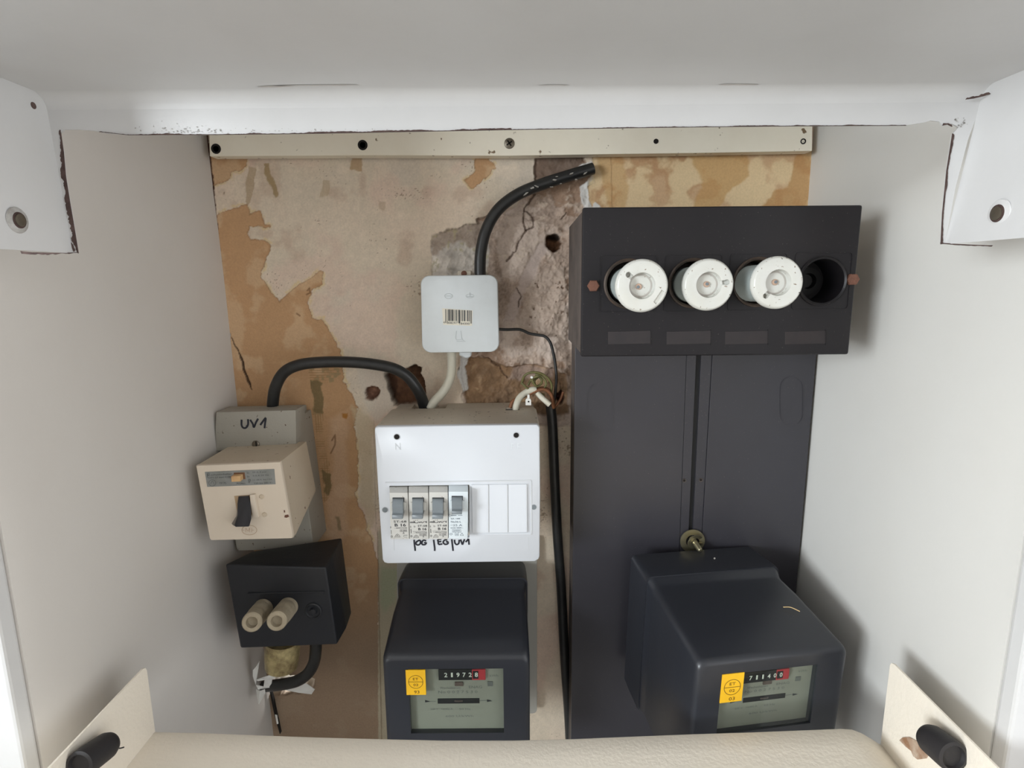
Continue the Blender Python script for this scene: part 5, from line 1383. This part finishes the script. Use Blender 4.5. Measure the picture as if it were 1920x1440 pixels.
    bm = bmesh.new(); box(bm, (x0 + ww * .83, yp - .0006, z1 - wh * .33), (x0 + ww * .885, yp, z1 - wh * .26)); obj('approval_mark', bm, m_inkg, pl_, local=True)
    bm = bmesh.new(); box(bm, (x0 + ww * .29, yp - .0004, z1 - wh * .60), (x0 + ww * .74, yp, z1 - wh * .52), 0.0003); sl = obj('rotor_slot', bm, m_blk, pl_, local=True)
    bm = bmesh.new(); lathe(bm, [(ww * 0.20, -0.0008), (ww * 0.20, 0.0008)], Matrix.Translation((x0 + ww * .515, yp + ww * .19, z1 - wh * .56)), 40); obj('rotor_disc', bm, m_disc, sl, local=True)
    bm = bmesh.new()
    for fx in (0.185, 0.85):
        q = [Vector((x0 + ww * (fx - .03), ft - .0001, z1 - wh * .58)), Vector((x0 + ww * (fx + .03), ft - .0001, z1 - wh * .565)), Vector((x0 + ww * (fx - .03), ft - .0001, z1 - wh * .54))]
        bm.faces.new([bm.verts.new(p) for p in q])
    obj('arrow_marks', bm, m_ink, pl_, local=True)


# board behind the left meter
bm = pp(rrect(744, 1010, 1007, 1338, 8, 4), 0.628, 0.6392, 0.0006)
tag(obj('meter_backboard', bm, m_board), 'pale grey board showing at both sides behind the straight meter', 'board')

ml_loc = Vector((-0.0565, 0.6215, -0.3235))
ML = thing('electricity_meter', 'black electricity meter hanging straight under the white consumer unit', 'electricity meter', tuple(ml_loc), 'electricity meters')
dL = 0.1215; zfL = -0.0325
def locL(x, y): p = W(x, y, 0.5) - ml_loc; return p.x, p.z
a = locL(765, 1255); b_ = locL(945, 1374)
s0 = locL(760.5, 1256); s1_ = locL(799, 1302); r0 = locL(821, 1260); r1 = locL(910, 1279); rd_ = locL(891, 1262)
make_meter(ML, 0.1450, 0.1415, dL, zfL, 0.17, (a[0], b_[0], b_[1], a[1]), (s0[0], s1_[0], s1_[1], s0[1]), (r0[0], r1[0], r1[1], r0[1], rd_[0]), '219728', '93', 0.006)
MR = thing('electricity_meter', 'black electricity meter hanging askew from the bolt on the black panel', 'electricity meter', (0.1944, 0.5647, -0.2865), 'electricity meters',
           rot=Matrix.Rotation(R_(9.03), 4, 'Z').__matmul__(Matrix.Rotation(R_(0.65), 4, 'Y')).__matmul__(Matrix.Rotation(R_(2.12), 4, 'X')).to_euler())
make_meter(MR, 0.1388, 0.1405, 0.139, -0.015, 0.15, (-0.0465, 0.0405, -0.086, -0.0282), (-0.0465, -0.0270, -0.0544, -0.0275), (-0.0254, 0.0167, -0.0417, -0.0318, 0.0080), '711400', '03', 0.012)
# a pale splinter and a crumb lying on the right meter
bm = bmesh.new(); tube(bm, [Vector((0.040, -0.088, -0.0075)), Vector((0.046, -0.090, -0.0070)), Vector((0.052, -0.095, -0.0085))], 0.0004, 6, 4)
M_ = MR.matrix_basis.copy()
for v in bm.verts: v.co = M_ @ v.co
tag(obj('wood_splinter', bm, mat('pale_wood', (206, 178, 128), 0.6), None, True), 'tiny pale splinter lying on the tilted meter', 'splinter')
bm = bmesh.new(); bmesh.ops.create_icosphere(bm, subdivisions=1, radius=0.0011)
for v in bm.verts: v.co = M_ @ (v.co + Vector((0.012, -0.012, 0.002)))
tag(obj('plaster_crumb', bm, m_soot), 'small white plaster crumb at the back edge of the tilted meter', 'crumb')
